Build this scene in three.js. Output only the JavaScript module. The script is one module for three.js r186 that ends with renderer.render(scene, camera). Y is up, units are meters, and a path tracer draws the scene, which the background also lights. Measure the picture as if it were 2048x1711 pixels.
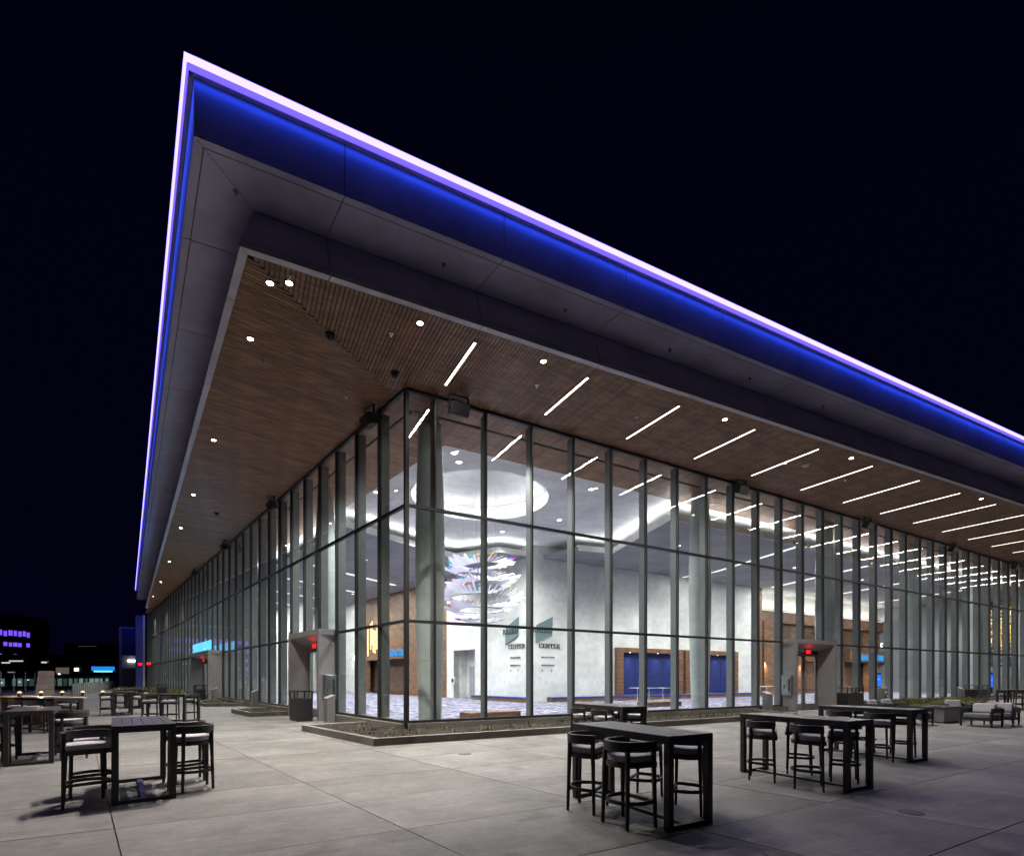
import * as THREE from 'three';
import { mergeGeometries } from 'three/addons/utils/BufferGeometryUtils.js';
import { RoundedBoxGeometry } from 'three/addons/geometries/RoundedBoxGeometry.js';
import { FontLoader } from 'three/addons/loaders/FontLoader.js';
import { TextGeometry } from 'three/addons/geometries/TextGeometry.js';
import { RectAreaLightUniformsLib } from 'three/addons/lights/RectAreaLightUniformsLib.js';

// ------------------------------------------------------------------ camera, sky, exposure
const scene = new THREE.Scene();
const camera = new THREE.PerspectiveCamera(2 * Math.atan(855.5 / 985) * 180 / Math.PI, 2048 / 1711, 0.1, 1500);
camera.position.set(0, 1.7, 0);
camera.lookAt(0, 1.7, -10);
camera.setViewOffset(2048, 1711, 0, -498.5, 2048, 1711);      // a shift lens: verticals stay vertical
scene.add(camera);
const SKYW = 64, SKYH = 32, skyData = new Float32Array(SKYW * SKYH * 4);
for (let y = 0; y < SKYH; y++) for (let x = 0; x < SKYW; x++) {
  const up = Math.max(0, (y + 0.5) / SKYH * 2 - 1), k = 1 - 0.45 * up;
  skyData.set([0.0006 * k, 0.0006 * k, 0.0062 * k, 1], (y * SKYW + x) * 4);
}
const sky = new THREE.DataTexture(skyData, SKYW, SKYH, THREE.RGBAFormat, THREE.FloatType);
sky.mapping = THREE.EquirectangularReflectionMapping; sky.magFilter = THREE.LinearFilter; sky.needsUpdate = true;
scene.background = sky; scene.environment = sky;
const moon = new THREE.DirectionalLight(new THREE.Color(0.75, 0.82, 1), 0.012);
moon.position.set(-60, 120, 60); moon.castShadow = true;
moon.shadow.camera.left = -90; moon.shadow.camera.right = 90; moon.shadow.camera.top = 90; moon.shadow.camera.bottom = -90; moon.shadow.camera.far = 400;
scene.add(moon);
const renderer = new THREE.WebGLRenderer({ antialias: true });
renderer.toneMapping = THREE.LinearToneMapping;
renderer.toneMappingExposure = 1;
renderer.shadowMap.enabled = true;
RectAreaLightUniformsLib.init();

const VIOLET = [0.36, 0.2, 1];
// light strengths, tuned together
const P = { linOut: 105, spot: 250, led: 60, ledFascia: 5.5, inSpot: 215, cove: 40, slot: 110, ring: 3 };

// ------------------------------------------------------------------ helpers
let seed = 12345;
const rnd = () => { seed |= 0; seed = seed + 0x6D2B79F5 | 0; let t = Math.imul(seed ^ seed >>> 15, 1 | seed); t = t + Math.imul(t ^ t >>> 7, 61 | t) ^ t; return ((t ^ t >>> 14) >>> 0) / 4294967296; };
const rr = (a, b) => a + (b - a) * rnd();
const used = {};
const numbered = n => { const k = used[n] = (used[n] ?? -1) + 1; return k ? n + '_' + String(k).padStart(3, '0') : n; };
const ORD = ['first', 'second', 'third', 'fourth', 'fifth', 'sixth', 'seventh', 'eighth', 'ninth', 'tenth', 'eleventh', 'twelfth', 'thirteenth', 'fourteenth', 'fifteenth', 'sixteenth', 'seventeenth', 'eighteenth', 'nineteenth', 'twentieth', 'twenty-first', 'twenty-second', 'twenty-third', 'twenty-fourth', 'twenty-fifth', 'twenty-sixth'];
function tag(o, label, category, group) { o.userData.label = label; o.userData.category = category; if (group) o.userData.group = group; return o; }
function thing(name, label, category, [x, y, z] = [0, 0, 0], turn = 0, group) {
  const o = new THREE.Group(); o.name = numbered(name); o.position.set(x, y, z); o.rotation.y = turn; scene.add(o);
  return tag(o, label, category, group);
}
function metricUV(g) {
  const p = g.attributes.position, n = g.attributes.normal, uv = new Float32Array(p.count * 2);
  for (let i = 0; i < p.count; i++) {
    const ax = Math.abs(n.getX(i)), ay = Math.abs(n.getY(i)), az = Math.abs(n.getZ(i));
    const x = p.getX(i), y = p.getY(i), z = p.getZ(i);
    if (ay >= ax && ay >= az) uv.set([x, z], i * 2); else if (ax >= az) uv.set([z, y], i * 2); else uv.set([x, y], i * 2);
  }
  g.setAttribute('uv', new THREE.BufferAttribute(uv, 2)); return g;
}
function geo(gs) {
  gs = (Array.isArray(gs) ? gs : [gs]).map(g => { const h = g.index ? g.toNonIndexed() : g; if (!h.attributes.normal) h.computeVertexNormals(); for (const k of Object.keys(h.attributes)) if (!['position', 'normal', 'uv'].includes(k)) h.deleteAttribute(k); return metricUV(h); });
  return gs.length > 1 ? mergeGeometries(gs) : gs[0];
}
function obj(name, gs, mat, parent = scene) {
  const m = new THREE.Mesh(gs instanceof THREE.BufferGeometry && gs.userData.ready ? gs : geo(gs), mat);
  m.name = parent === scene ? numbered(name) : name; m.castShadow = m.receiveShadow = true; parent.add(m); return m;
}
const ready = gs => { const g = geo(gs); g.userData.ready = true; return g; };
function struct(name, gs, mat, parent = scene) { const m = obj(name, gs, mat, parent); m.userData.kind = 'structure'; return m; }
const box = (w, h, d, x = 0, y = 0, z = 0, ry = 0, rx = 0, rz = 0) => { const g = new THREE.BoxGeometry(w, h, d); if (rz) g.rotateZ(rz); if (rx) g.rotateX(rx); if (ry) g.rotateY(ry); return g.translate(x, y, z); };
const rbox = (w, h, d, r, x = 0, y = 0, z = 0) => new RoundedBoxGeometry(w, h, d, 2, r).translate(x, y, z);
const cyl = (r0, r1, h, x = 0, y = 0, z = 0, n = 16) => new THREE.CylinderGeometry(r0, r1, h, n).translate(x, y, z);
// a prism on four corners (in order), with depth given as a vector
function prism(c, dep) {
  const v = c.map(q => new THREE.Vector3(...q)), w = v.map(q => q.clone().add(dep)), pos = [];
  const n = c.length, tri = (a, b, d) => { for (const q of [a, b, d]) pos.push(q.x, q.y, q.z); };
  const nor = v[1].clone().sub(v[0]).cross(v[2].clone().sub(v[0])), flip = nor.dot(dep) > 0;
  const T = flip ? (a, b, d) => tri(a, d, b) : tri;
  for (let i = 1; i < n - 1; i++) { T(v[0], v[i], v[i + 1]); T(w[0], w[i + 1], w[i]); }
  for (let i = 0; i < n; i++) { const j = (i + 1) % n; T(v[i], w[j], v[j]); T(v[i], w[i], w[j]); }
  const g = new THREE.BufferGeometry(); g.setAttribute('position', new THREE.Float32BufferAttribute(pos, 3)); g.computeVertexNormals(); return g;
}
const up = h => new THREE.Vector3(0, h, 0);

// ------------------------------------------------------------------ procedural textures
function noise2(size, cells, s) {           // tileable value noise
  const g = new Float32Array(cells * cells); let q = s; const r = () => (q = (q * 16807) % 2147483647) / 2147483647; for (let i = 0; i < g.length; i++) g[i] = r();
  return (x, y) => { const fx = x / size * cells, fy = y / size * cells, x0 = Math.floor(fx), y0 = Math.floor(fy); let tx = fx - x0, ty = fy - y0; tx = tx * tx * (3 - 2 * tx); ty = ty * ty * (3 - 2 * ty); const G = (a, b) => g[((b % cells) + cells) % cells * cells + ((a % cells) + cells) % cells]; return (G(x0, y0) * (1 - tx) + G(x0 + 1, y0) * tx) * (1 - ty) + (G(x0, y0 + 1) * (1 - tx) + G(x0 + 1, y0 + 1) * tx) * ty; };
}
function texture(size, fn, metres, srgb) {
  const d = new Uint8Array(size * size * 4);
  for (let y = 0; y < size; y++) for (let x = 0; x < size; x++) { const c = fn(x, y); for (let k = 0; k < 3; k++) d[(y * size + x) * 4 + k] = Math.max(0, Math.min(255, c[k] * 255)); d[(y * size + x) * 4 + 3] = 255; }
  const t = new THREE.DataTexture(d, size, size); t.wrapS = t.wrapT = THREE.RepeatWrapping; t.magFilter = THREE.LinearFilter; t.minFilter = THREE.LinearMipmapLinearFilter; t.generateMipmaps = true;
  if (srgb) t.colorSpace = THREE.SRGBColorSpace; t.repeat.set(1 / metres, 1 / metres); t.needsUpdate = true; return t;
}
const nA = noise2(1024, 6, 11), nB = noise2(1024, 23, 7), nC = noise2(1024, 90, 5), nD = noise2(1024, 340, 3);
const streak = noise2(1024, 512, 9), streak2 = noise2(1024, 128, 19);
const concreteF = (x, y) => { const s = streak(x * 0.06, y) * 0.5 + streak2(x * 0.1, y) * 0.5; return 0.5 * nA(x, y) + 0.3 * nB(x, y) + 0.2 * nC(x, y) + 0.35 * (s - 0.5); };
const concreteMap = texture(1024, (x, y) => { const v = 0.66 + 0.30 * (concreteF(x, y) - 0.5) + 0.06 * (nD(x, y) - 0.5), st = nB(x + 300, y + 77) > 0.80 ? (nB(x + 300, y + 77) - 0.80) * 0.5 : 0; return [v - st, v - st * 1.05, v - st * 1.1 - 0.012]; }, 7.3, true);
const concreteBump = texture(1024, (x, y) => { const v = streak(x * 0.05, y) * 0.6 + nD(x, y) * 0.4; return [v, v, v]; }, 2.6);
const grain = noise2(1024, 200, 31);
const woodMap = texture(512, (x, y) => { const g = grain(x * 0.06, y * 2), b = nB(x * 0.4, y * 2); const v = 0.75 + 0.35 * (g - 0.5) + 0.25 * (b - 0.5); return [v, v * 0.985, v * 0.97]; }, 1.7, true);
const plasterMap = texture(512, (x, y) => { const v = 0.93 + 0.10 * (nA(x * 2, y * 2) - 0.5) + 0.07 * (nB(x * 2, y * 2) - 0.5); return [v, v, v * 0.99]; }, 6.1, true);
const carpetMap = texture(1024, (x, y) => {
  const a = nA(x, y), b = streak2(x * 0.25, y), c = nB(y, x), d = nD(x, y); let v = 0.52 + 0.55 * (b - 0.5) + 0.5 * (c - 0.5) + 0.3 * (d - 0.5);
  const warm = a > 0.55 ? (a - 0.55) * 1.2 : 0; return [v * 0.93 + warm * 0.5, v * 0.93 + warm * 0.12, v * 1.06 + warm * 0.3];
}, 5, true);
const fabricBump = texture(256, (x, y) => { const v = 0.5 + 0.25 * Math.sin(x * 0.785) + 0.25 * Math.sin(y * 0.785); return [v, v, v]; }, 0.12);
const brushed = texture(512, (x, y) => { const v = 0.6 + 0.5 * (streak(x, y * 0.04) - 0.5); return [v, v, v]; }, 0.7);
const wear = texture(512, (x, y) => { const v = 0.84 + 0.22 * (nB(x * 2, y * 2) - 0.5) + 0.16 * (nC(x * 2, y * 2) - 0.5); return [v, v, v]; }, 0.9);
const soilBump = texture(512, (x, y) => { const v = nC(x * 2, y * 2) * 0.6 + nD(x * 2, y * 2) * 0.4; return [v, v, v]; }, 1.2);

// ------------------------------------------------------------------ materials
const S = (r, g, b, rough = 0.6, o = {}) => new THREE.MeshStandardMaterial({ color: new THREE.Color().setRGB(r, g, b), roughness: rough, ...o });
const glow = (r, g, b) => new THREE.MeshStandardMaterial({ color: 0x000000, emissive: new THREE.Color().setRGB(r, g, b), roughness: 1 });
const M = {
  slab: [0.40, 0.425, 0.385, 0.41].map(v => S(v * 0.86, v * 0.85, v * 0.85, 0.72, { map: concreteMap, bumpMap: concreteBump, bumpScale: 0.0025 })),
  bed: S(0.05, 0.05, 0.05, 0.9),
  kerb: S(0.36, 0.335, 0.31, 0.8, { map: concreteMap, bumpMap: concreteBump, bumpScale: 0.002 }),
  soil: S(0.018, 0.014, 0.011, 1, { bumpMap: soilBump, bumpScale: 0.05 }),
  leaf: S(0.045, 0.06, 0.022, 0.6), leafDry: S(0.07, 0.05, 0.025, 0.7), leafBright: S(0.12, 0.15, 0.03, 0.6),
  black: S(0.009, 0.009, 0.011, 0.55),
  fin: S(0.19, 0.205, 0.205, 0.45, { metalness: 0.1, map: plasterMap }),
  glass: new THREE.MeshPhysicalMaterial({ color: new THREE.Color().setRGB(0.90, 0.935, 0.925), transmission: 1, thickness: 0, roughness: 0, ior: 1.75 }),
  clear: new THREE.MeshPhysicalMaterial({ color: new THREE.Color().setRGB(0.86, 0.93, 0.91), transmission: 1, thickness: 0, roughness: 0, ior: 1.5 }),
  white: S(0.78, 0.78, 0.77, 0.75, { map: plasterMap }),
  column: S(0.40, 0.44, 0.44, 0.7, { map: plasterMap }),
  ceil: S(0.74, 0.745, 0.76, 0.85, { map: plasterMap }),
  slabUnder: S(0.34, 0.34, 0.37, 0.85, { map: plasterMap }),
  panel: S(0.43, 0.40, 0.62, 0.42, { metalness: 0.15, map: plasterMap }),
  panelDark: S(0.05, 0.05, 0.055, 0.8),
  trim: S(0.46, 0.44, 0.52, 0.45, { metalness: 0.2, map: plasterMap }),
  wood: [[0.34, 0.165, 0.075], [0.295, 0.138, 0.06], [0.385, 0.195, 0.09]].map(c => S(...c, 0.5, { map: woodMap })),
  woodIn: S(0.30, 0.155, 0.085, 0.5, { map: woodMap }),
  woodDark: S(0.16, 0.085, 0.05, 0.55, { map: woodMap }),
  carpet: S(0.74, 0.745, 0.77, 0.95, { map: carpetMap }),
  frame: S(0.026, 0.025, 0.027, 0.5, { roughnessMap: wear, metalness: 0.15 }),
  top: S(0.055, 0.053, 0.056, 0.42, { roughnessMap: wear, metalness: 0.2 }),
  cushion: S(0.42, 0.41, 0.44, 0.9, { bumpMap: fabricBump, bumpScale: 0.002 }),
  cushionDark: S(0.17, 0.165, 0.18, 0.9, { bumpMap: fabricBump, bumpScale: 0.002 }),
  steel: S(0.55, 0.55, 0.56, 0.28, { metalness: 1, roughnessMap: brushed }),
  portal: S(0.27, 0.267, 0.275, 0.5, { metalness: 0.1, map: plasterMap }),
  alu: S(0.30, 0.30, 0.31, 0.4, { metalness: 0.5, map: plasterMap }),
  bin: S(0.02, 0.02, 0.024, 0.5, { roughnessMap: wear }),
  blue: S(0.006, 0.016, 0.11, 0.6), cushionBlue: S(0.012, 0.05, 0.26, 0.85),
  dark: S(0.012, 0.012, 0.013, 0.8), far: S(0.012, 0.012, 0.016, 0.8), grey: S(0.2, 0.2, 0.21, 0.7),
  gLin: glow(5.5, 4.6, 3.9), gLinIn: glow(5, 4.3, 4.2), gSpot: glow(40, 32, 24), gWhite: glow(6, 6, 6), gCove: glow(2.2, 2.25, 2.2), gSlot: glow(1.6, 1.65, 1.6),
  gLed: glow(1.0, 0.85, 4.2), gLed2: glow(0.24, 0.16, 1.5), gRed: glow(3.2, 0.03, 0.03), gBlueSign: glow(0.05, 0.45, 1.1), gCyan: glow(0.15, 0.75, 1.3), gWarm: glow(3, 1.9, 0.9), gScreen: glow(0.02, 0.25, 1.7), gPurple: glow(0.22, 0.1, 1.1), gYellow: glow(1.4, 0.9, 0.2),
};

// ------------------------------------------------------------------ the building's own axes: u runs along the right glass wall, v along the left one
const CX = -3.31, CZ = -15.489, TURN = 28.82 * Math.PI / 180, MOD = 1.829, TLW = -77.32 * Math.PI / 180;
const RX = Math.cos(TURN), RZ = -Math.sin(TURN), NX = -Math.sin(TURN), NZ = -Math.cos(TURN);          // right wall's direction and the one into the hall
const KX = -0.2194, KN = 0.9756;                               // the walls meet at 102.7 degrees
const K = (u, v) => [u + KX * v, KN * v];                      // (u, v) to the building's own right angled axes (x, w); w points inwards
const Wl = (x, w, h = 0) => [CX + x * RX + w * NX, h, CZ + x * RZ + w * NZ];
const W = (u, v, h = 0) => Wl(...K(u, v), h);
const B = (u0, u1, h0, h1, v0, v1) => { const q = (u, v) => { const [x, w] = K(u, v); return [x, Math.min(h0, h1), -w]; }; return prism([q(u0, v0), q(u1, v0), q(u1, v1), q(u0, v1)], up(Math.abs(h1 - h0))); };   // in building coordinates
const bthing = (name, label, cat, u, v, h = 0, turn = 0, group) => thing(name, label, cat, W(u, v, h), TURN + turn, group);
function rectLight(color, power, w, h, pos, target, parent = scene) {
  const l = new THREE.RectAreaLight(new THREE.Color().setRGB(...color), power, w, h); l.position.set(...pos); parent.add(l); l.lookAt(...target); return l;
}
function rectLightAlong(color, power, len, wid, pos, dir, normal) {   // long side along dir, shining along normal
  const l = new THREE.RectAreaLight(new THREE.Color().setRGB(...color), power, len, wid), x = new THREE.Vector3(...dir).normalize(), z = new THREE.Vector3(...normal).normalize().negate(), y = z.clone().cross(x).normalize();
  z.copy(x).cross(y); l.quaternion.setFromRotationMatrix(new THREE.Matrix4().makeBasis(x, y, z)); l.position.set(...pos); scene.add(l); return l;
}
const DirL = (dx, dw, dh = 0) => [dx * RX + dw * NX, dh, dx * RZ + dw * NZ];
const Dir = (du, dv, dh = 0) => DirL(...K(du, dv), dh);
const HT = 10.726, T1 = 7.10, T2 = 3.469, SILL = 0.30, SOFF = 10.776, UEND = 66, VEND = 76, LOW = 9.95;

// ------------------------------------------------------------------ ground
struct('ground', box(900, 0.2, 900, 60, -0.45, -200), S(0.02, 0.02, 0.022, 0.9));
const deck = new THREE.Group(); deck.name = 'terrace'; deck.userData.kind = 'structure'; deck.position.set(CX, 0, CZ); deck.rotation.y = TURN; scene.add(deck);
{
  obj('bed', [B(-30, UEND + 8, -0.34, -0.022, -34, 0), B(-30, 0, -0.34, -0.022, 0.0, 92)], M.bed, deck);
  const DU = 2.5, DV = 1.65, G = 0.006, far = [], near = [];
  const slab = (u, v) => { const q = (a, b) => { const [x, w] = K(a, b); return [x, -0.03, -w]; }, a = DU / 2 - G, b = DV / 2 - G; return prism([q(u - a, v - b), q(u + a, v - b), q(u + a, v + b), q(u - a, v + b)], up(0.03)); };
  const variants = [];
  for (let k = 0; k < 8; k++) { const g = ready(slab(0, 0)); const uv = g.attributes.uv, ox = rr(0, 7), oy = rr(0, 7); for (let i = 0; i < uv.count; i++) uv.setXY(i, uv.getX(i) + ox, uv.getY(i) + oy); variants.push(g); }
  for (let i = -11; i < 29; i++) for (let j = -12; j < 52; j++) {
    const u = -5.15 + DU * (i + 0.5), v = -3.4 + DV * (j + 0.5);
    if (v > -0.9 && u > -0.5) continue;
    if (u > UEND || v > 84) continue;
    const w = W(u, v), d = -w[2], px = 1024 + 985 * w[0] / Math.max(d, 0.5);
    if (d < 24 && px > -600 && px < 2700 && d > 2) near.push([d, u, v]); else far.push([u, v]);
  }
  near.sort((a, b) => a[0] - b[0]);
  near.forEach(([d, u, v], k) => { if (k < 290) { const m = obj('slab', variants[Math.floor(rnd() * 8)], M.slab[Math.floor(rnd() * 4)], deck), [x, w] = K(u, v); m.position.set(x, rr(-0.0015, 0.0015), -w); } else far.push([u, v]); });
  const fm = obj('distant_slabs', far.map(([u, v]) => slab(u, v)), M.slab[0], deck); fm.userData.kind = 'stuff';
}

// ------------------------------------------------------------------ the building
const bld = bthing('convention_center', 'large glass fronted convention hall under a wide flat roof edged with violet light', 'building', 0, 0);
const part = (name, gs, mat, parent = bld) => obj(name, gs, mat, parent);
const sub = name => { const g = new THREE.Group(); g.name = name; bld.add(g); return g; };
{
  // glass walls
  const portals = { R: [[19.205, 22.863]], L: [[5.495, 9.18], [25.763, 33.134]] };
  const rows = [[SILL, T2], [T2, T1], [T1, HT]];
  for (const side of ['R', 'L']) {
    const gw = sub('glass_wall'); if (side === 'L') gw.rotation.y = 102.68 * Math.PI / 180;
    // along local +x; for the left wall the group is turned so that +x runs along v and inside is +... (see sign)
    const sgn = side === 'R' ? 1 : -1;
    const first = side === 'R' ? 0.5 * MOD : 1.81, mod = side === 'R' ? MOD : 1.8426, end = side === 'R' ? UEND : VEND, xs = [0];
    for (let x = first; x < end; x += mod) xs.push(x);
    const BB = (a, b, h0, h1, i0, i1) => box(b - a, h1 - h0, Math.abs(i1 - i0), (a + b) / 2, (h0 + h1) / 2, -sgn * (i0 + i1) / 2);
    const cap = ready(BB(-0.03, 0.03, SILL, HT, -0.09, 0.03)), fin = ready(BB(-0.0275, 0.0275, SILL + 0.02, HT, 0.035, 0.335));
    const paneG = {};
    xs.forEach((x, i) => {
      const inP = portals[side].find(p => x > p[0] + 0.1 && x < p[1] - 0.1);
      if (inP) { obj('mullion', BB(-0.03, 0.03, T2 + 0.1, HT, -0.09, 0.03), M.black, gw).position.x = x; obj('fin', BB(-0.0275, 0.0275, T2 + 0.1, HT, 0.035, 0.335), M.fin, gw).position.x = x; }
      else if (i > 0) { obj('mullion', cap, M.black, gw).position.x = x; obj('fin', fin, M.fin, gw).position.x = x; }
      const x1 = xs[i + 1]; if (x1 === undefined) return;
      rows.forEach(([h0, h1], r) => {
        const c = (x + x1) / 2, w = x1 - x - 0.05;
        if (r === 0 && portals[side].some(p => c > p[0] && c < p[1])) return;
        const key = r + '_' + w.toFixed(2), g = paneG[key] ??= ready(new THREE.PlaneGeometry(w, h1 - h0 - 0.06).translate(0, (h0 + h1) / 2, 0));
        const m = obj('pane', g, M.glass, gw); m.position.x = c; m.rotation.y = (rnd() - 0.5) * 0.0006; m.rotation.x = (rnd() - 0.5) * 0.0005;
        m.castShadow = false;
      });
    });
    const L = xs[xs.length - 1];
    let segs = [[0, L]]; for (const p of portals[side]) segs = segs.flatMap(([a, b]) => p[0] > a && p[1] < b ? [[a, p[0]], [p[1], b]] : [[a, b]]);
    for (const h of [T1]) obj('transom', BB(0, L, h - 0.045, h + 0.045, -0.086, 0.028), M.black, gw);
    for (const [a, b] of segs) { obj('transom', BB(a, b, T2 - 0.045, T2 + 0.045, -0.086, 0.028), M.black, gw); obj('transom', BB(a, b, SILL - 0.05, SILL + 0.04, -0.087, 0.029), M.black, gw); obj('sill_kerb', BB(a, b, 0, SILL - 0.052, -0.28, 0.2), M.kerb, gw); obj('sill_kerb', BB(a, b, 0, 0.27, -0.33, -0.282), M.kerb, gw); }
    obj('transom', BB(0, L, HT - 0.04, HT + 0.05, -0.088, 0.027), M.black, gw);
    obj('transom', BB(0.36, L, HT - 0.42, HT - 0.36, 0.34, 0.4), M.black, gw);
  }
  part('corner_mullion', [B(-0.09, 0.03, SILL - 0.05, HT, -0.09, 0.03)], M.black);
}
// roof: its outline is turned 3.5 degrees from the glass. a runs along the right edge, b along the left edge, both from the corner of the soffit trim
const rU = [0.9982, -0.0595], rV = [-0.1600, 0.9871], T0 = [-4.586, -3.345];
const roofUV = (a, b) => [T0[0] + a * rU[0] + b * rV[0], T0[1] + a * rU[1] + b * rV[1]];
const RP = (a, b, h) => { const [u, v] = roofUV(a, b); return [u, h, -v]; };     // building coordinates
const LA = 76, LB = 69;
{
  const roof = sub('roof');
  const OUT = -0.905, FOLD = 0.336, F0 = 11.865, F1 = 12.945;
  const nR = new THREE.Vector3(rV[0], 0, -rV[1]).multiplyScalar(0.03), nL = new THREE.Vector3(rU[0], 0, -rU[1]).multiplyScalar(0.03);     // inwards from the right and from the left edge
  const J = 0.011, first = 1.8, step = 3.7;
  for (const side of ['R', 'L']) {
    const len = side === 'R' ? LA : LB, inw = side === 'R' ? nR : nL, pt = side === 'R' ? (s, d, h) => RP(s, d, h) : (s, d, h) => RP(d, s, h);
    const cuts = [null]; for (let s = first; s < len; s += step) cuts.push(s); cuts.push(len);
    const at = (k, d) => cuts[k] === null ? d : cuts[k];
    for (let k = 0; k < cuts.length - 1; k++) {
      const a = d => at(k, d) + (k ? J : 0.008), b = d => at(k + 1, d) - J;
      obj('fascia_panel', prism([pt(a(OUT), OUT, F0), pt(b(OUT), OUT, F0), pt(b(OUT), OUT, F1), pt(a(OUT), OUT, F1)], inw), M.panel, roof);
      obj('edge_panel', prism([pt(a(OUT + 0.035), OUT + 0.035, F0), pt(b(OUT), OUT + 0.035, F0), pt(b(OUT), OUT + 0.165, F0), pt(a(OUT + 0.165), OUT + 0.165, F0)], up(0.03)), M.panel, roof);
      obj('soffit_panel', prism([pt(a(OUT + 0.185), OUT + 0.185, F0), pt(b(OUT), OUT + 0.185, F0), pt(b(OUT), FOLD, F0), pt(a(FOLD), FOLD, F0)], up(0.03)), M.panel, roof);
      const q = side === 'R' ? inw : inw;
      obj('riser_panel', prism([pt(a(0.02), 0.02, SOFF + 0.12), pt(b(0), 0.02, SOFF + 0.12), pt(b(0), FOLD, F0 - 0.015), pt(a(FOLD), FOLD, F0 - 0.015)], inw.clone().multiplyScalar(1.2)), M.panel, roof);
      obj('soffit_trim', prism([pt(a(0), 0, SOFF - 0.02), pt(b(0), 0, SOFF - 0.02), pt(b(0), 0.17, SOFF - 0.02), pt(a(0.17), 0.17, SOFF - 0.02)], up(0.12)), M.trim, roof);
    }
    // dark backing behind the joints
    const s0 = OUT + 0.05, bk = (d0, h0, d1, h1, dep) => prism([pt(d0, d0, h0), pt(len, d0, h0), pt(len, d1, h1), pt(d1, d1, h1)], dep);
    obj('backing', [bk(OUT + 0.034, F0 + 0.035, OUT + 0.034, 13.15, inw), bk(OUT + 0.04, F0 + 0.034, FOLD + 0.1, F0 + 0.034, up(0.03)), bk(0.075, SOFF + 0.14, FOLD + 0.06, F0 + 0.03, inw)], M.panelDark, roof);
    // light cove on the edge of the roof
    const lt = inw.clone().normalize();
    const band = (d0, d1, h0, h1) => prism([pt(d0, d0, h0), pt(len, d0, h0), pt(len, d0, h1), pt(d0, d0, h1)], lt.clone().multiplyScalar(d1 - d0));
    obj('light_band', band(OUT - 0.17, OUT - 0.02, 13.095, 13.185), M.gLed, roof);
    obj('light_band', band(OUT - 0.125, OUT - 0.02, 12.968, 13.055), M.gLed2, roof);
    obj('light_channel', [band(OUT - 0.175, OUT - 0.012, 13.187, 13.21), band(OUT - 0.11, OUT - 0.012, 13.057, 13.083), band(OUT - 0.09, OUT - 0.012, 12.946, 12.966)], M.panel, roof);
    obj('coping', band(OUT - 0.175, OUT + 0.4, 13.212, 13.24), M.black, roof);
  }
  // the roof slab over everything
  const c = (a, b) => RP(a, b, 13.0);
  obj('roof_deck', [prism([c(-0.88, -0.88), c(LA, -0.88), c(LA, 12), c(12, 12), c(12, LB), c(-0.88, LB)].slice(0, 4), up(0.2)), prism([c(-0.88, -0.88), c(12, 12), c(12, LB), c(-0.88, LB)], up(0.19)), prism([c(12, 12), c(LA, 12), c(LA, LB), c(12, LB)], up(0.21))], M.panelDark, roof);
  obj('soffit_backing', [prism([RP(0.1, 0.1, SOFF + 0.05), RP(LA, 0.1, SOFF + 0.05), [UEND + 4, SOFF + 0.05, -3.02], [2.40, SOFF + 0.05, -3.02]], up(0.03)), prism([RP(0.1, 0.1, SOFF + 0.05), [2.40, SOFF + 0.05, -3.02], [2.40 + KX * 78, SOFF + 0.05, -3.02 - KN * 78], RP(0.1, LB, SOFF + 0.05)], up(0.031))], M.dark, roof);
  // wooden slats of the soffit: one run at 10 degrees to the right wall, one to the left wall, mitred at the corner
  const groups = [[], [], []], PITCH = 0.105;
  const slat = (x0, w0, x1, w1) => { const L = Math.hypot(x1 - x0, w1 - w0); groups[Math.floor(rnd() * 3)].push(box(PITCH - 0.02, 0.03, L, (x0 + x1) / 2, SOFF + 0.016 + rr(-0.0015, 0.0015), -(w0 + w1) / 2, Math.atan2(x1 - x0, -(w1 - w0)))); };
  for (let x = -4.38; x < UEND + 4; x += PITCH) {
    const a = -3.175 - 0.0596 * (x + 4.444), b = Math.min(3.0, -3.187 + 0.904 * (x + 4.444) - 0.012); if (b < a + 0.1) continue;
    slat(x, a, x, b);
  }
  for (let q = -2.07; q < LB + 4; q += PITCH) {
    const a = -5.022 + 0.0606 * (q + 2.134), b = Math.min(3.0, -5.035 + 1.7722 * (q + 2.134) - 0.012); if (b < a + 0.1) continue;
    slat(KX * q + KN * a, KN * q - KX * a, KX * q + KN * b, KN * q - KX * b);
  }
  groups.forEach((g, i) => { const m = obj('soffit_slats', g, M.wood[i], roof); m.userData.kind = 'stuff'; });
}
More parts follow.
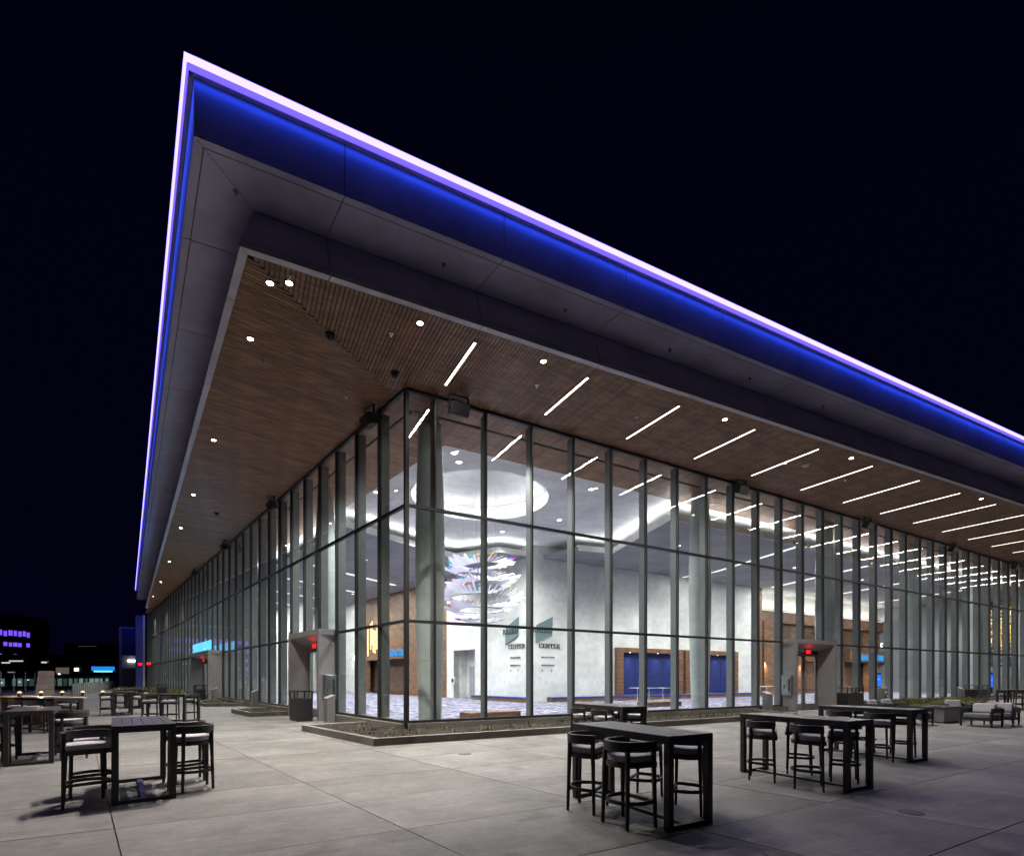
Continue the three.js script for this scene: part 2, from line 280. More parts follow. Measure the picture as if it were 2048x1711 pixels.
// interior shell
{
  const V2 = q => new THREE.Vector2(...K(...q)), RING = [6.08, 7.51];
  const holes = new THREE.Shape([[3.08, 3.08], [UEND, 3.08], [UEND, 16], [28, 28], [16.2, VEND], [3.08, VEND]].map(V2));
  const h = new THREE.Path(); h.absarc(...RING, 3.45, 0, Math.PI * 2, true); holes.holes.push(h);
  const cg = new THREE.ExtrudeGeometry(holes, { depth: 0.12, bevelEnabled: false, curveSegments: 48 }).rotateX(-Math.PI / 2).translate(0, SOFF, 0);
  part('ceiling', cg, M.ceil);
  part('ceiling_dome', [new THREE.CylinderGeometry(3.65, 3.45, 0.75, 64, 1, true).translate(RING[0], SOFF + 0.125 + 0.375, -RING[1]), cyl(4, 4, 0.1, RING[0], SOFF + 0.93, -RING[1], 64)], M.ceil);
  part('cove_light', new THREE.CylinderGeometry(3.445, 3.445, 0.05, 64, 1, true).translate(RING[0], SOFF + 0.20, -RING[1]), M.gCove);
  for (let k = 0; k < 12; k++) { const t = k / 12 * Math.PI * 2, p = Wl(RING[0] + 3.12 * Math.cos(t), RING[1] + 3.12 * Math.sin(t), SOFF + 0.35); const l = new THREE.PointLight(new THREE.Color(1, 1, 1), P.ring, 30); l.position.set(...p); l.castShadow = true; scene.add(l); }
  part('floor', [B(0.2, UEND, -0.2, 0.0, 0.2, 16), B(0.2, 16.5, -0.2, 0.0, 16, VEND)], M.carpet);
  // white core wall with its two faces, the door recess and the wooden bench along its foot
  const AU = 15.9, AV = 14.1;
  part('wall', [B(AU, 40.6, 0, SOFF, AV, AV + 0.5), B(AU, AU + 0.5, 0, SOFF, AV + 0.5, 20.4), B(AU, AU + 0.5, 3.9, SOFF, 20.4, 23.3), B(AU, AU + 0.5, 0, SOFF, 23.3, 24.3), B(AU + 1.2, AU + 1.3, 0, 3.95, 20.3, 23.4), B(AU + 0.02, AU + 1.3, 0, 3.9, 23.3, 23.4), B(AU + 0.02, AU + 1.3, 0, 3.9, 20.3, 20.4)], M.white);
  part('recess_door', [B(AU + 1.1, AU + 1.2, 0, 2.6, 20.9, 22.8)], M.trim);
  part('wall', [B(40.6, 41, 0, SOFF, AV, 15.8), B(AU, AU + 0.5, 0, SOFF, 24.3, 31)], M.woodIn);
  // low ceilings with light edges
  const lowR = [[16.9, AV - 0.02], [16.9, 10.9], [19.3, 10.5], [15.7, 3.3], [25.9, 3.15], [26.7, 3.15], [30.3, 11.3], [30.3, AV - 0.02]];
  const lowR2 = [[30.62, AV - 0.02], [30.62, 11.3], [27.02, 3.15], [38.4, 3.15], [UEND - 0.2, 3.15], [UEND - 0.2, 15.8], [41.1, 15.8], [41.1, AV - 0.02]];
  const lowL = [[3.2, 13.0], [12.1, 16.9], [13.3, 13.8], [AU - 0.02, 14.0], [AU - 0.02, VEND - 0.2], [3.2, VEND - 0.2]];
  for (const poly of [lowR, lowR2, lowL]) {
    const q = new THREE.Shape(poly.map(V2));
    const g = new THREE.ExtrudeGeometry(q, { depth: 0.22, bevelEnabled: false }).rotateX(-Math.PI / 2).translate(0, LOW, 0);
    const m = new THREE.Mesh(geo(g), M.slabUnder); m.name = 'low_ceiling'; m.castShadow = m.receiveShadow = true; bld.add(m);
  }
  const edge = (u0, v0, u1, v1, name, w, hgt, y, mat, off = 0) => { const [x0, w0] = K(u0, v0), [x1, w1] = K(u1, v1), L = Math.hypot(x1 - x0, w1 - w0), nx = (w1 - w0) / L * off, nw = -(x1 - x0) / L * off; part(name, box(w, hgt, L, (x0 + x1) / 2 + nx, y, -(w0 + w1) / 2 - nw, Math.atan2(x1 - x0, -(w1 - w0))), mat); return [L, (x0 + x1) / 2 + nx, (w0 + w1) / 2 + nw, (x1 - x0) / L, (w1 - w0) / L]; };
  const cove = (u0, v0, u1, v1, k = 1) => {           // lip and light on top of a low ceiling's edge; k tells on which side the ceiling lies
    edge(u0, v0, u1, v1, 'cove_lip', 0.06, 0.36, LOW + 0.12, M.white);
    const [L, x, w, dx, dw] = edge(u0, v0, u1, v1, 'cove_light', 0.1, 0.04, LOW + 0.25, M.gCove, k * 0.14);
    rectLightAlong([1, 0.99, 0.97], P.cove, L, 0.12, Wl(x, w, LOW + 0.29), DirL(dx, dw), DirL(-dw * k * 0.6, dx * k * 0.6, 1));
  };
  cove(19.3, 10.5, 15.7, 3.3, -1); cove(15.7, 3.3, 25.9, 3.17, -1); cove(16.9, 10.9, 19.3, 10.5, -1); cove(27.3, 3.17, 38, 3.17, -1); cove(38.8, 3.17, 50, 3.17, -1); cove(50.8, 3.17, 64, 3.17, -1);
  cove(3.22, 13.0, 12.1, 16.9, -1); cove(12.1, 16.9, 13.3, 13.8, -1); cove(13.3, 13.8, 15.8, 14.0, -1); cove(3.22, 13.6, 3.22, 38, 1); cove(3.22, 39, 3.22, 73, 1);
  const slot = (u0, v0, u1, v1) => { const [L, x, w, dx, dw] = edge(u0, v0, u1, v1, 'light_slot', 0.34, 0.03, LOW - 0.01, M.gSlot); rectLightAlong([0.97, 1, 0.97], P.slot, L, 0.34, Wl(x, w, LOW - 0.04), DirL(dx, dw), [0, -1, 0]); };
  edge(26.87, 3.2, 30.46, 11.3, 'light_slot', 0.28, 0.03, LOW + 0.01, M.gSlot); edge(30.46, 11.3, 30.46, 14, 'light_slot', 0.28, 0.03, LOW + 0.012, M.gSlot);
  rectLightAlong([1, 1, 1], P.slot, 8.5, 0.3, W(28.7, 7.2, LOW - 0.02), Dir(0.405, 0.914), [0, -1, 0]);
  for (const u of [37, 46.5, 56]) slot(u, 4.2, u + 4, 13.2);
  for (const v of [24, 30.3, 37, 44, 51.5, 60]) slot(4.9, v, 13.9, v + 5.2);
  // right wing: wooden wall behind, with a light band, headers and dark openings
  const RV = 15.8;
  part('wall', [B(41, UEND, 7.1, 8.2, RV - 0.6, RV), B(41, UEND, 3.4, 7.1, RV - 0.2, RV + 0.2)], M.woodIn);
  part('wall', [B(41, UEND, 8.2, SOFF, RV, RV + 0.3)], M.white);
  part('wall', [B(42.5, 44.6, 0, 7.1, RV - 1, RV - 0.2), B(48.2, 49.2, 0, 3.4, RV - 0.8, RV - 0.2), B(55, 56.8, 0, 3.4, RV - 0.8, RV - 0.2), B(62, 64, 0, 3.4, RV - 0.8, RV - 0.2), B(52.6, 53.2, 0, 7, RV - 2.2, RV - 1)], M.woodIn);
  part('wall', [B(41, UEND, 0, 3.4, RV, RV + 0.2)], M.woodDark);
  part('wall', [B(44.6, 48.2, 3.6, 7.0, RV - 0.22, RV - 0.19), B(50.5, 52.4, 3.9, 7.0, RV - 0.22, RV - 0.19), B(58, 62, 3.6, 7.0, RV - 0.22, RV - 0.19)], M.woodDark);
  part('cove_light', B(41.1, UEND, 8.22, 8.26, RV - 0.45, RV - 0.25), M.gCove);
  rectLightAlong([1, 0.93, 0.8], P.cove, 24, 0.2, W(53.5, RV - 0.5, 8.3), Dir(1, 0), Dir(0, -0.3, 1));
  for (let u = 42.5; u < UEND; u += 3.1) { const l = new THREE.SpotLight(new THREE.Color(1, 0.8, 0.6), 60, 12, 0.7, 0.8); l.position.set(...W(u, RV - 1.2, 3.35)); l.target.position.set(...W(u, RV - 0.6, 0)); scene.add(l, l.target); }
  // left wing: back wall
  part('wall', [B(AU, AU + 0.4, 3.5, SOFF, 31, 41), B(AU, AU + 0.4, 0, 3.5, 39.6, 41), B(AU, AU + 0.4, 0, 3.5, 31, 31.6)], M.woodIn);
  part('wall', [B(AU + 1, AU + 1.2, 0, 3.5, 31, 41)], M.woodDark);
  part('wall', [B(AU, AU + 0.4, 0, SOFF, 41, VEND), B(0.4, AU + 0.4, 0, SOFF, VEND - 0.3, VEND), B(9, 9.4, 0, LOW, 28.5, 29.6), B(11, 11.5, 0, LOW, 43, 56)], M.white);
  part('wall', [B(UEND - 0.3, UEND, 0, SOFF, 0.3, 16)], M.grey);
  part('upper_wall', [B(16.3, 16.5, SOFF, 13, 15.8, VEND), B(16.3, UEND, SOFF, 13, 15.8, 16), B(UEND + 2, UEND + 2.2, 10.6, 13, -8, 15.8), B(0.5, 16.3, 10.8, 13, VEND, VEND + 0.2)], M.dark);
  // columns
  const prof = [[0.40, 0], [0.42, 0.8], [0.49, 3.2], [0.525, 5.2], [0.525, 6.6], [0.49, 8.4], [0.43, 10], [0.40, SOFF]].map(q => new THREE.Vector2(...q));
  const colG = ready([new THREE.LatheGeometry(prof, 40), ...[]]);
  const rings = ready([2.3, 4.6, 7.0].map(y => new THREE.TorusGeometry(y < 3 ? 0.468 : y < 5 ? 0.517 : 0.521, 0.006, 6, 48).rotateX(Math.PI / 2).translate(0, y, 0)));
  for (const [u, v] of [[1.8, 1.84], [15.79, 1.8], [26.68, 1.8], [37.5, 1.8], [48.4, 1.8], [59.3, 1.8], [1.8, 11.8], [1.8, 22.2], [1.8, 33], [1.8, 44], [1.8, 55], [1.8, 66]]) { const c = part('column', colG, M.column), [x, w] = K(u, v); c.position.set(x, 0, -w); const j = obj('joint', rings, M.grey, c); }
}
// ------------------------------------------------------------------ lamps of the soffit
{
  // long lights across the wooden soffit, outside and inside the glass
  for (let k = 0; k < 17; k++) {
    const x = 0.99 + 3.637 * k, n = -0.78 - 0.047 * k, f = -3.0 - 0.2245 * k, L = n - f;
    const t = thing('linear_light', `warm light strip set in the wooden soffit, ${ORD[k]} from the glass corner`, 'ceiling light', Wl(x, (n + f) / 2, SOFF - 0.014), TURN, 'light strips in the wooden soffit');
    obj('diffuser', rbox(0.075, 0.02, L, 0.008), M.gLin, t);
    obj('housing', [box(0.012, 0.026, L + 0.03, 0.045, 0.004, 0), box(0.012, 0.026, L + 0.03, -0.045, 0.004, 0), box(0.075, 0.026, 0.012, 0, 0.004, L / 2 + 0.009), box(0.075, 0.026, 0.012, 0, 0.004, -L / 2 - 0.009)], M.black, t);
    rectLightAlong([1, 0.93, 0.87], P.linOut, L, 0.07, Wl(x, (n + f) / 2, SOFF - 0.032), DirL(0, 1), [0, -1, 0]);
  }
  // downlights along the soffit's edge
  const rim = ready(new THREE.TorusGeometry(0.085, 0.014, 8, 24).rotateX(Math.PI / 2)), lens = ready(cyl(0.078, 0.078, 0.02, 0, 0.004, 0, 20));
  const down = (u, v, label, group) => {
    const t = bthing('downlight', label, 'downlight', u, v, SOFF - 0.004, 0, group);
    obj('rim', rim, M.black, t); obj('lens', lens, M.gSpot, t);
    const s = new THREE.SpotLight(new THREE.Color(1, 0.91, 0.82), P.spot, 60, 0.88, 0.6); s.position.set(...W(u, v, SOFF - 0.03)); s.target.position.set(...W(u, v, 0)); s.castShadow = true; scene.add(s, s.target);
  };
  const RS = [[-4.22, -2.83], [-1.22, -3.05], [2.32, -3.29], [9.55, -3.68], [16.66, -4.18], [27.34, -4.86], [38.2, -5.5], [49, -6.15]];
  RS.forEach(([u, v], i) => down(u, v, `round soffit downlight by the right hand trim, ${ORD[i]} from the roof corner`, 'downlights along the right hand trim'));
  const LS = [[-4.56, -2.61], [-4.4, -0.22], [-3.95, 7.01], [-3.52, 14.27], [-3.12, 21.25], [-2.4, 32.37], [-1.82, 43.11], [-1.4, 54], [-1.0, 65]];
  LS.forEach(([u, v], i) => down(u, v, `round soffit downlight by the left hand trim, ${ORD[i]} from the roof corner`, 'downlights along the left hand trim'));
  // light of the violet edge
  const mid = (a, b, h) => Wl(...roofUV(a, b), h);
  const dR = DirL(...rU), dL = DirL(...rV), oR = DirL(-0.0595, -0.9982), oL = DirL(-0.9871, -0.16);
  rectLightAlong(VIOLET, P.led * 2.6, 76, 0.05, mid(37, -1.085, 13.14), dR, oR); rectLightAlong(VIOLET, P.led * 2.6, 69, 0.05, mid(-1.085, 33.5, 13.14), dL, oL);
  rectLightAlong([0.02, 0.09, 1], P.ledFascia, 76, 0.1, mid(37, -1.015, 12.94), dR, [0.0, -1, 0]); rectLightAlong([0.02, 0.09, 1], P.ledFascia, 69, 0.1, mid(-1.015, 33.5, 12.94), dL, [0, -1, 0]);
  // small fittings on the soffits
  const cam = (u, v, h, label) => { const t = bthing('dome_camera', label, 'camera', u, v, h); obj('mount', cyl(0.13, 0.13, 0.05, 0, -0.03, 0), M.black, t); obj('dome', new THREE.SphereGeometry(0.1, 20, 10, 0, Math.PI * 2, Math.PI / 2, Math.PI / 2).translate(0, -0.055, 0), M.black, t); };
  cam(-2.82, -1.46, SOFF, 'black dome camera on the wooden soffit beside the pair of corner downlights'); cam(-0.69, -0.64, SOFF, 'black dome camera on the soffit right in front of the glass corner'); cam(-2.04, 16.9, SOFF, 'black dome camera far along the left part of the soffit');
  const spr = (u, v, h, i, g) => { const t = bthing('sprinkler', `small sprinkler head on the ${g}, ${ORD[i]} from the corner`, 'sprinkler', u, v, h, 0, 'sprinkler heads on the ' + g); obj('plate', cyl(0.055, 0.055, 0.015, 0, -0.012, 0, 14), M.steel, t); obj('nozzle', [cyl(0.014, 0.014, 0.06, 0, -0.045, 0, 8), cyl(0.03, 0.03, 0.006, 0, -0.078, 0, 10)], M.steel, t); };
  [[-5.43, -3.44], [-1.04, -3.83], [2.4, -4.04], [6.14, -4.26], [9.59, -4.51], [13.5, -4.75]].forEach(([u, v], i) => spr(u, v, 11.865, i, 'outer soffit'));
  [[-3.9, 0.6], [-1.6, -2.3], [-1.3, 1.4], [3.0, -2.2], [7.0, -2.3], [11, -2.5], [15, -2.6], [19.1, -2.8], [23, -2.9]].forEach(([u, v], i) => spr(u, v, SOFF, i, 'wooden soffit'));
  const det = bthing('smoke_detector', 'white ring shaped detector on the wooden soffit among the right hand light strips', 'detector', 16.0, -2.83, SOFF); obj('ring', [cyl(0.16, 0.13, 0.05, 0, -0.025, 0, 20), cyl(0.06, 0.05, 0.03, 0, -0.06, 0, 14)], M.white, det);
  // loudspeakers at the top of the glass
  const spk = (u, v, turn, label) => {
    const t = bthing('loudspeaker', label, 'loudspeaker', u, v, SOFF, turn, 'loudspeakers above the glass');
    obj('cabinet', rbox(0.62, 0.36, 0.34, 0.02).rotateX(0.38).translate(0, -0.42, 0), M.dark, t);
    obj('grille', rbox(0.56, 0.30, 0.012, 0.004, 0, 0, 0.172).rotateX(0.38).translate(0, -0.42, 0), M.bin, t);
    obj('bracket', [box(0.03, 0.36, 0.08, 0.33, -0.19, -0.02), box(0.03, 0.36, 0.08, -0.33, -0.19, -0.02), box(0.69, 0.03, 0.12, 0, -0.015, -0.02)], M.black, t);
  };
  [[1.52, -0.4], [15.61, -0.36], [26.69, -0.36], [37.6, -0.36], [48.6, -0.36]].forEach(([u, v], i) => spk(u, v, 0, `black loudspeaker hung above the right glass wall, ${ORD[i]} from the glass corner`));
  [[-0.4, 1.77], [-0.4, 12.83], [-0.45, 23.37], [-0.45, 34.5]].forEach(([u, v], i) => spk(u, v, TLW, `black loudspeaker hung above the left glass wall, ${ORD[i]} from the glass corner`));
  // round lights in the white ceiling
  const inl = (u, v, h, i) => {
    const t = bthing('ceiling_light', `round white light set in the hall ceiling, ${ORD[i]} of those from the glass corner`, 'ceiling light', u, v, h, 0, 'round lights in the hall ceiling');
    obj('rim', new THREE.TorusGeometry(0.15, 0.02, 8, 24).rotateX(Math.PI / 2), M.white, t); obj('lens', cyl(0.14, 0.14, 0.02, 0, 0.002, 0, 20), M.gWhite, t);
    const s = new THREE.SpotLight(new THREE.Color(0.98, 1, 0.97), P.inSpot, 50, 1.25, 0.7); s.position.set(...W(u, v, h - 0.03)); s.target.position.set(...W(u, v, 0)); s.castShadow = true; scene.add(s, s.target);
  };
  [[3.75, 3.5, SOFF], [4.4, 4.2, SOFF], [11.1, 3.9, SOFF], [3.3, 9.4, SOFF], [13.4, 8.6, SOFF], [12.4, 12.3, SOFF], [8.6, 13.6, SOFF], [21, 7, LOW], [25, 9, LOW], [33.5, 7.2, LOW], [43, 7.2, LOW], [52, 7.2, LOW], [61, 7.2, LOW], [7.6, 20.6, LOW], [13, 22.4, LOW], [7.6, 34.5, LOW], [13, 36, LOW], [8.4, 47.5, LOW], [8.4, 56, LOW], [8.4, 67, LOW], [4.2, 17.5, LOW], [4.2, 27, LOW], [4.2, 37.5, LOW], [4.2, 49, LOW], [4.2, 62, LOW]].forEach(([u, v, h], i) => inl(u, v, h - 0.005, i));
}
// ------------------------------------------------------------------ planters
function planter(label, poly, seedK) {          // poly: kerb outline in (u, v), the last point lies at the wall again
  const t = bthing('planter', label, 'planter', poly[0][0], poly[0][1]);
  const o = poly[0], P3 = q => { const [x, w] = K(q[0] - o[0], q[1] - o[1]); return [x, -w]; };
  const H = 0.19, Wd = 0.16;
  for (let i = 0; i < poly.length - 1; i++) {
    const [x0, z0] = P3(poly[i]), [x1, z1] = P3(poly[i + 1]), L = Math.hypot(x1 - x0, z1 - z0), n = Math.max(1, Math.round(L / 3.2));
    for (let k = 0; k < n; k++) { const a = k / n, b = (k + 1) / n, l = L / n - (n > 1 ? 0.006 : 0) + (k === n - 1 && i < poly.length - 2 ? 0 : 0), c = (a + b) / 2; obj('kerb', rbox(Wd, H, l + (i > 0 && k === 0 ? 0 : 0), 0.008).rotateY(Math.atan2(x1 - x0, z1 - z0)).translate(x0 + (x1 - x0) * c, H / 2 + 0.002 * i, z0 + (z1 - z0) * c), M.kerb, t); }
    if (i > 0) obj('kerb', rbox(Wd + 0.004, H + 0.003, Wd + 0.004, 0.008, x0, H / 2 + 0.001, z0), M.kerb, t);
  }
  const sh = new THREE.Shape(poly.map(q => { const [x, z] = P3(q); return new THREE.Vector2(x, -z); }));
  const sg = new THREE.ExtrudeGeometry(sh, { depth: 0.06, bevelEnabled: false }).rotateX(-Math.PI / 2).translate(0, 0.03, 0); obj('soil', sg, M.soil, t);
  // low plants and mulch
  const inside = (x, y) => { let c = false; for (let i = 0, j = poly.length - 1; i < poly.length; j = i++) { const [xi, yi] = poly[i], [xj, yj] = poly[j]; if ((yi > y) !== (yj > y) && x < (xj - xi) * (y - yi) / (yj - yi) + xi) c = !c; } return c; };
  const us = poly.map(q => q[0]), vs = poly.map(q => q[1]), u0 = Math.min(...us), u1 = Math.max(...us), v0 = Math.min(...vs), v1 = Math.max(...vs), area = (u1 - u0) * (v1 - v0);
  const buckets = [[], [], []];
  const blade = (x, y, z, l, yaw, pitch, w, b) => { const g = new THREE.BufferGeometry(); g.setAttribute('position', new THREE.Float32BufferAttribute([-w, 0, 0, w, 0, 0, 0, l * 0.6, l * 0.15, -w, 0, 0, 0, l * 0.6, l * 0.15, 0, l, l * 0.5, w, 0, 0, 0, l, l * 0.5, 0, l * 0.6, l * 0.15], 3)); g.rotateX(pitch).rotateY(yaw).translate(x, y, z); g.computeVertexNormals(); buckets[b].push(g); };
  const n = Math.min(520, Math.floor(area * seedK.density));
  for (let k = 0; k < n; k++) { const u = rr(u0, u1), v = rr(v0, v1); if (!inside(u, v) || u > -0.3 && v > -0.3) continue; const [x, z] = P3([u, v]); const m = 6; const kind = rnd(); for (let j = 0; j < m; j++) blade(x + rr(-0.09, 0.09), 0.085, z + rr(-0.09, 0.09), rr(0.08, 0.2) * seedK.tall, rr(0, 6.3), rr(-0.2, 1.3), rr(0.012, 0.03), kind < seedK.dry ? 1 : rnd() < seedK.bright ? 2 : 0); }
  [M.leaf, M.leafDry, M.leafBright].forEach((m, i) => { if (buckets[i].length) { const f = obj('ground_cover', buckets[i], m, t); f.userData.kind = 'stuff'; } });
  for (let k = 0; k < Math.min(60, area * 2); k++) { const u = rr(u0, u1), v = rr(v0, v1); if (!inside(u, v)) continue; const [x, z] = P3([u, v]); buckets; }
  return t;
}
planter('kerbed planting bed wrapped round the foot of the glass corner', [[-0.36, 2.1], [-2.41, 1.77], [-2.27, -2.9], [15.4, -2.72], [16.4, -0.36]], { density: 9, tall: 0.8, dry: 0.5, bright: 0.1 });
planter('kerbed planting bed between the two portals of the left glass wall, nearer one', [[-0.36, 13.6], [-2.2, 12.3], [-2.2, 9.1], [-0.36, 9.3]], { density: 14, tall: 0.9, dry: 0.4, bright: 0.15 });
planter('kerbed planting bed beside the portal with the blue sign', [[-0.36, 24.8], [-2.2, 23.2], [-2.2, 18.9], [-0.36, 18.2]], { density: 14, tall: 1, dry: 0.4, bright: 0.2 });
planter('planting bed of green shrubs far along the left glass wall', [[-0.36, 60], [-4.6, 59], [-4.6, 38], [-0.36, 36]], { density: 10, tall: 3.2, dry: 0.3, bright: 0.6 });
planter('planting bed of bright green shrubs behind the lounge chairs', [[27.4, -0.36], [27.4, -2.1], [36.8, -2.1], [37.6, -0.36]], { density: 24, tall: 2.3, dry: 0.3, bright: 0.8 });
// ------------------------------------------------------------------ portals and what stands beside them
const font = await new FontLoader().loadAsync('fonts/droid/droid_sans_bold.typeface.json');
const serif = await new FontLoader().loadAsync('fonts/droid/droid_serif_bold.typeface.json');
const text = (s, size, depth, f = font) => { const g = new TextGeometry(s, { font: f, size, depth, curveSegments: 4, bevelEnabled: false }); g.computeBoundingBox(); const b = g.boundingBox; return g.translate(-(b.min.x + b.max.x) / 2, 0, 0); };
function portal(label, u, v, turn, width, o = {}) {
  // local x along the wall, +z outwards; origin at the middle of the opening on the glass plane
  const t = bthing('entrance_portal', label, 'portal', u, v, 0, turn), w = width / 2, H = 3.6, D = o.depth ?? 0.74, th = 0.2;
  const jamb = s => prism([[s * w, 0, 0.001], [s * w, 0, D], [s * (w - th), 0, D], [s * (w - 0.62), 0, 0.12], [s * (w - 0.62), 0, 0.001]], up(H - 0.22));
  obj('jamb', jamb(1), M.portal, t); obj('jamb', jamb(-1), M.portal, t);
  obj('hood', prism([[-w, H, 0.001], [-w, H, D], [-w, H - 0.218, D], [-w, 3.06, 0.12], [-w, 3.06, 0.001]], new THREE.Vector3(width, 0, 0)), M.portal, t);
  // doors
  const n = o.leaves ?? 2, a = w - 0.62, lw = a * 2 / n;
  obj('door_frame', [box(a * 2, 0.12, 0.12, 0, 2.98, 0.04), ...Array.from({ length: n + 1 }, (_, i) => box(0.07, 2.92, 0.12, -a + i * lw + (i ? i === n ? -0.035 : 0 : 0.035), 1.46, 0.04))], M.alu, t);
  for (let i = 0; i < n; i++) {
    const c = -a + (i + 0.5) * lw, d = new THREE.Group(); d.name = 'door'; d.position.set(c, 0, 0.04); t.add(d);
    const ww = lw - 0.09;
    obj('stile', [box(0.11, 2.88, 0.05, -ww / 2 + 0.055, 1.47, 0), box(0.11, 2.88, 0.05, ww / 2 - 0.055, 1.47, 0), box(ww - 0.22, 0.12, 0.05, 0, 2.85, 0), box(ww - 0.22, 0.3, 0.05, 0, 0.18, 0)], M.alu, d);
    const p = obj('door_pane', new THREE.PlaneGeometry(ww - 0.22, 2.46).translate(0, 1.56, 0.003), M.glass, d); p.castShadow = false;
    obj('push_bar', [new THREE.CylinderGeometry(0.022, 0.022, ww - 0.16, 10).rotateZ(Math.PI / 2).translate(0, 1.05, 0.075), box(0.05, 0.05, 0.07, -ww / 2 + 0.1, 1.05, 0.05), box(0.05, 0.05, 0.07, ww / 2 - 0.1, 1.05, 0.05)], M.steel, d);
    if (o.sticker && i === n - 1) { obj('sticker', new THREE.CircleGeometry(0.075, 20).scale(0.8, 1.3, 1).translate(-0.05, 1.62, 0.009), S(0.01, 0.08, 0.06), d); obj('notice', box(0.16, 0.26, 0.004, -ww / 2 + 0.06, 1.9, 0.03), M.white, d); }
  }
  // exit sign
  const e = bthing('exit_sign', o.exitLabel, 'exit sign', u, v, 0, turn); e.position.y = 2.98;
  const ex = o.exitX ?? 0;
  obj('sign_box', rbox(0.44, 0.27, 0.07, 0.01, ex, 0.03, 0.32), M.black, e); obj('sign_face', box(0.36, 0.2, 0.006, ex, 0.03, 0.358), glow(1.6, 0.015, 0.02), e);
  obj('sign_letters', text('EXIT', 0.115, 0.006).translate(ex, -0.025, 0.362), M.gRed, e); obj('sign_arm', box(0.06, 0.05, 0.3, ex, 0.12, 0.16), M.black, e);
  const el = new THREE.PointLight(new THREE.Color(1, 0.02, 0.03), 0.22, 6); el.position.set(...W(u, v, 3.05)); const q = new THREE.Vector3(ex, 0, 0.55).applyAxisAngle(new THREE.Vector3(0, 1, 0), TURN + turn); el.position.add(q); scene.add(el);
  // emergency light over the door
  if (o.bug) { const b = bthing('emergency_lamp', 'black emergency lamp with two heads beside the exit sign of the right portal', 'lamp', u, v, 0, turn); b.position.y = 3.0; obj('case', rbox(0.3, 0.12, 0.1, 0.02, 0.78, 0, 0.18), M.black, b); obj('lamp_head', [cyl(0.05, 0.06, 0.08, 0.68, -0.08, 0.2, 12), cyl(0.05, 0.06, 0.08, 0.88, -0.08, 0.2, 12)], M.black, b); }
  return t;
}
portal('grey metal entrance portal with double glass doors in the right glass wall', 21.034, 0, 0, 3.658, { exitLabel: 'red lit exit sign in the portal of the right glass wall', sticker: true, exitX: -0.1, bug: true });
portal('grey metal entrance portal nearest the glass corner in the left glass wall', 0, 7.3375, TLW, 3.685, { exitLabel: 'red lit exit sign in the left portal nearest the glass corner', exitX: 0.3 });
portal('wide grey entrance portal below the blue lit sign on the left', 0, 29.4485, TLW, 7.371, { leaves: 4, exitLabel: 'red lit exit sign in the portal below the blue sign', exitX: -1.5, depth: 0.95 });
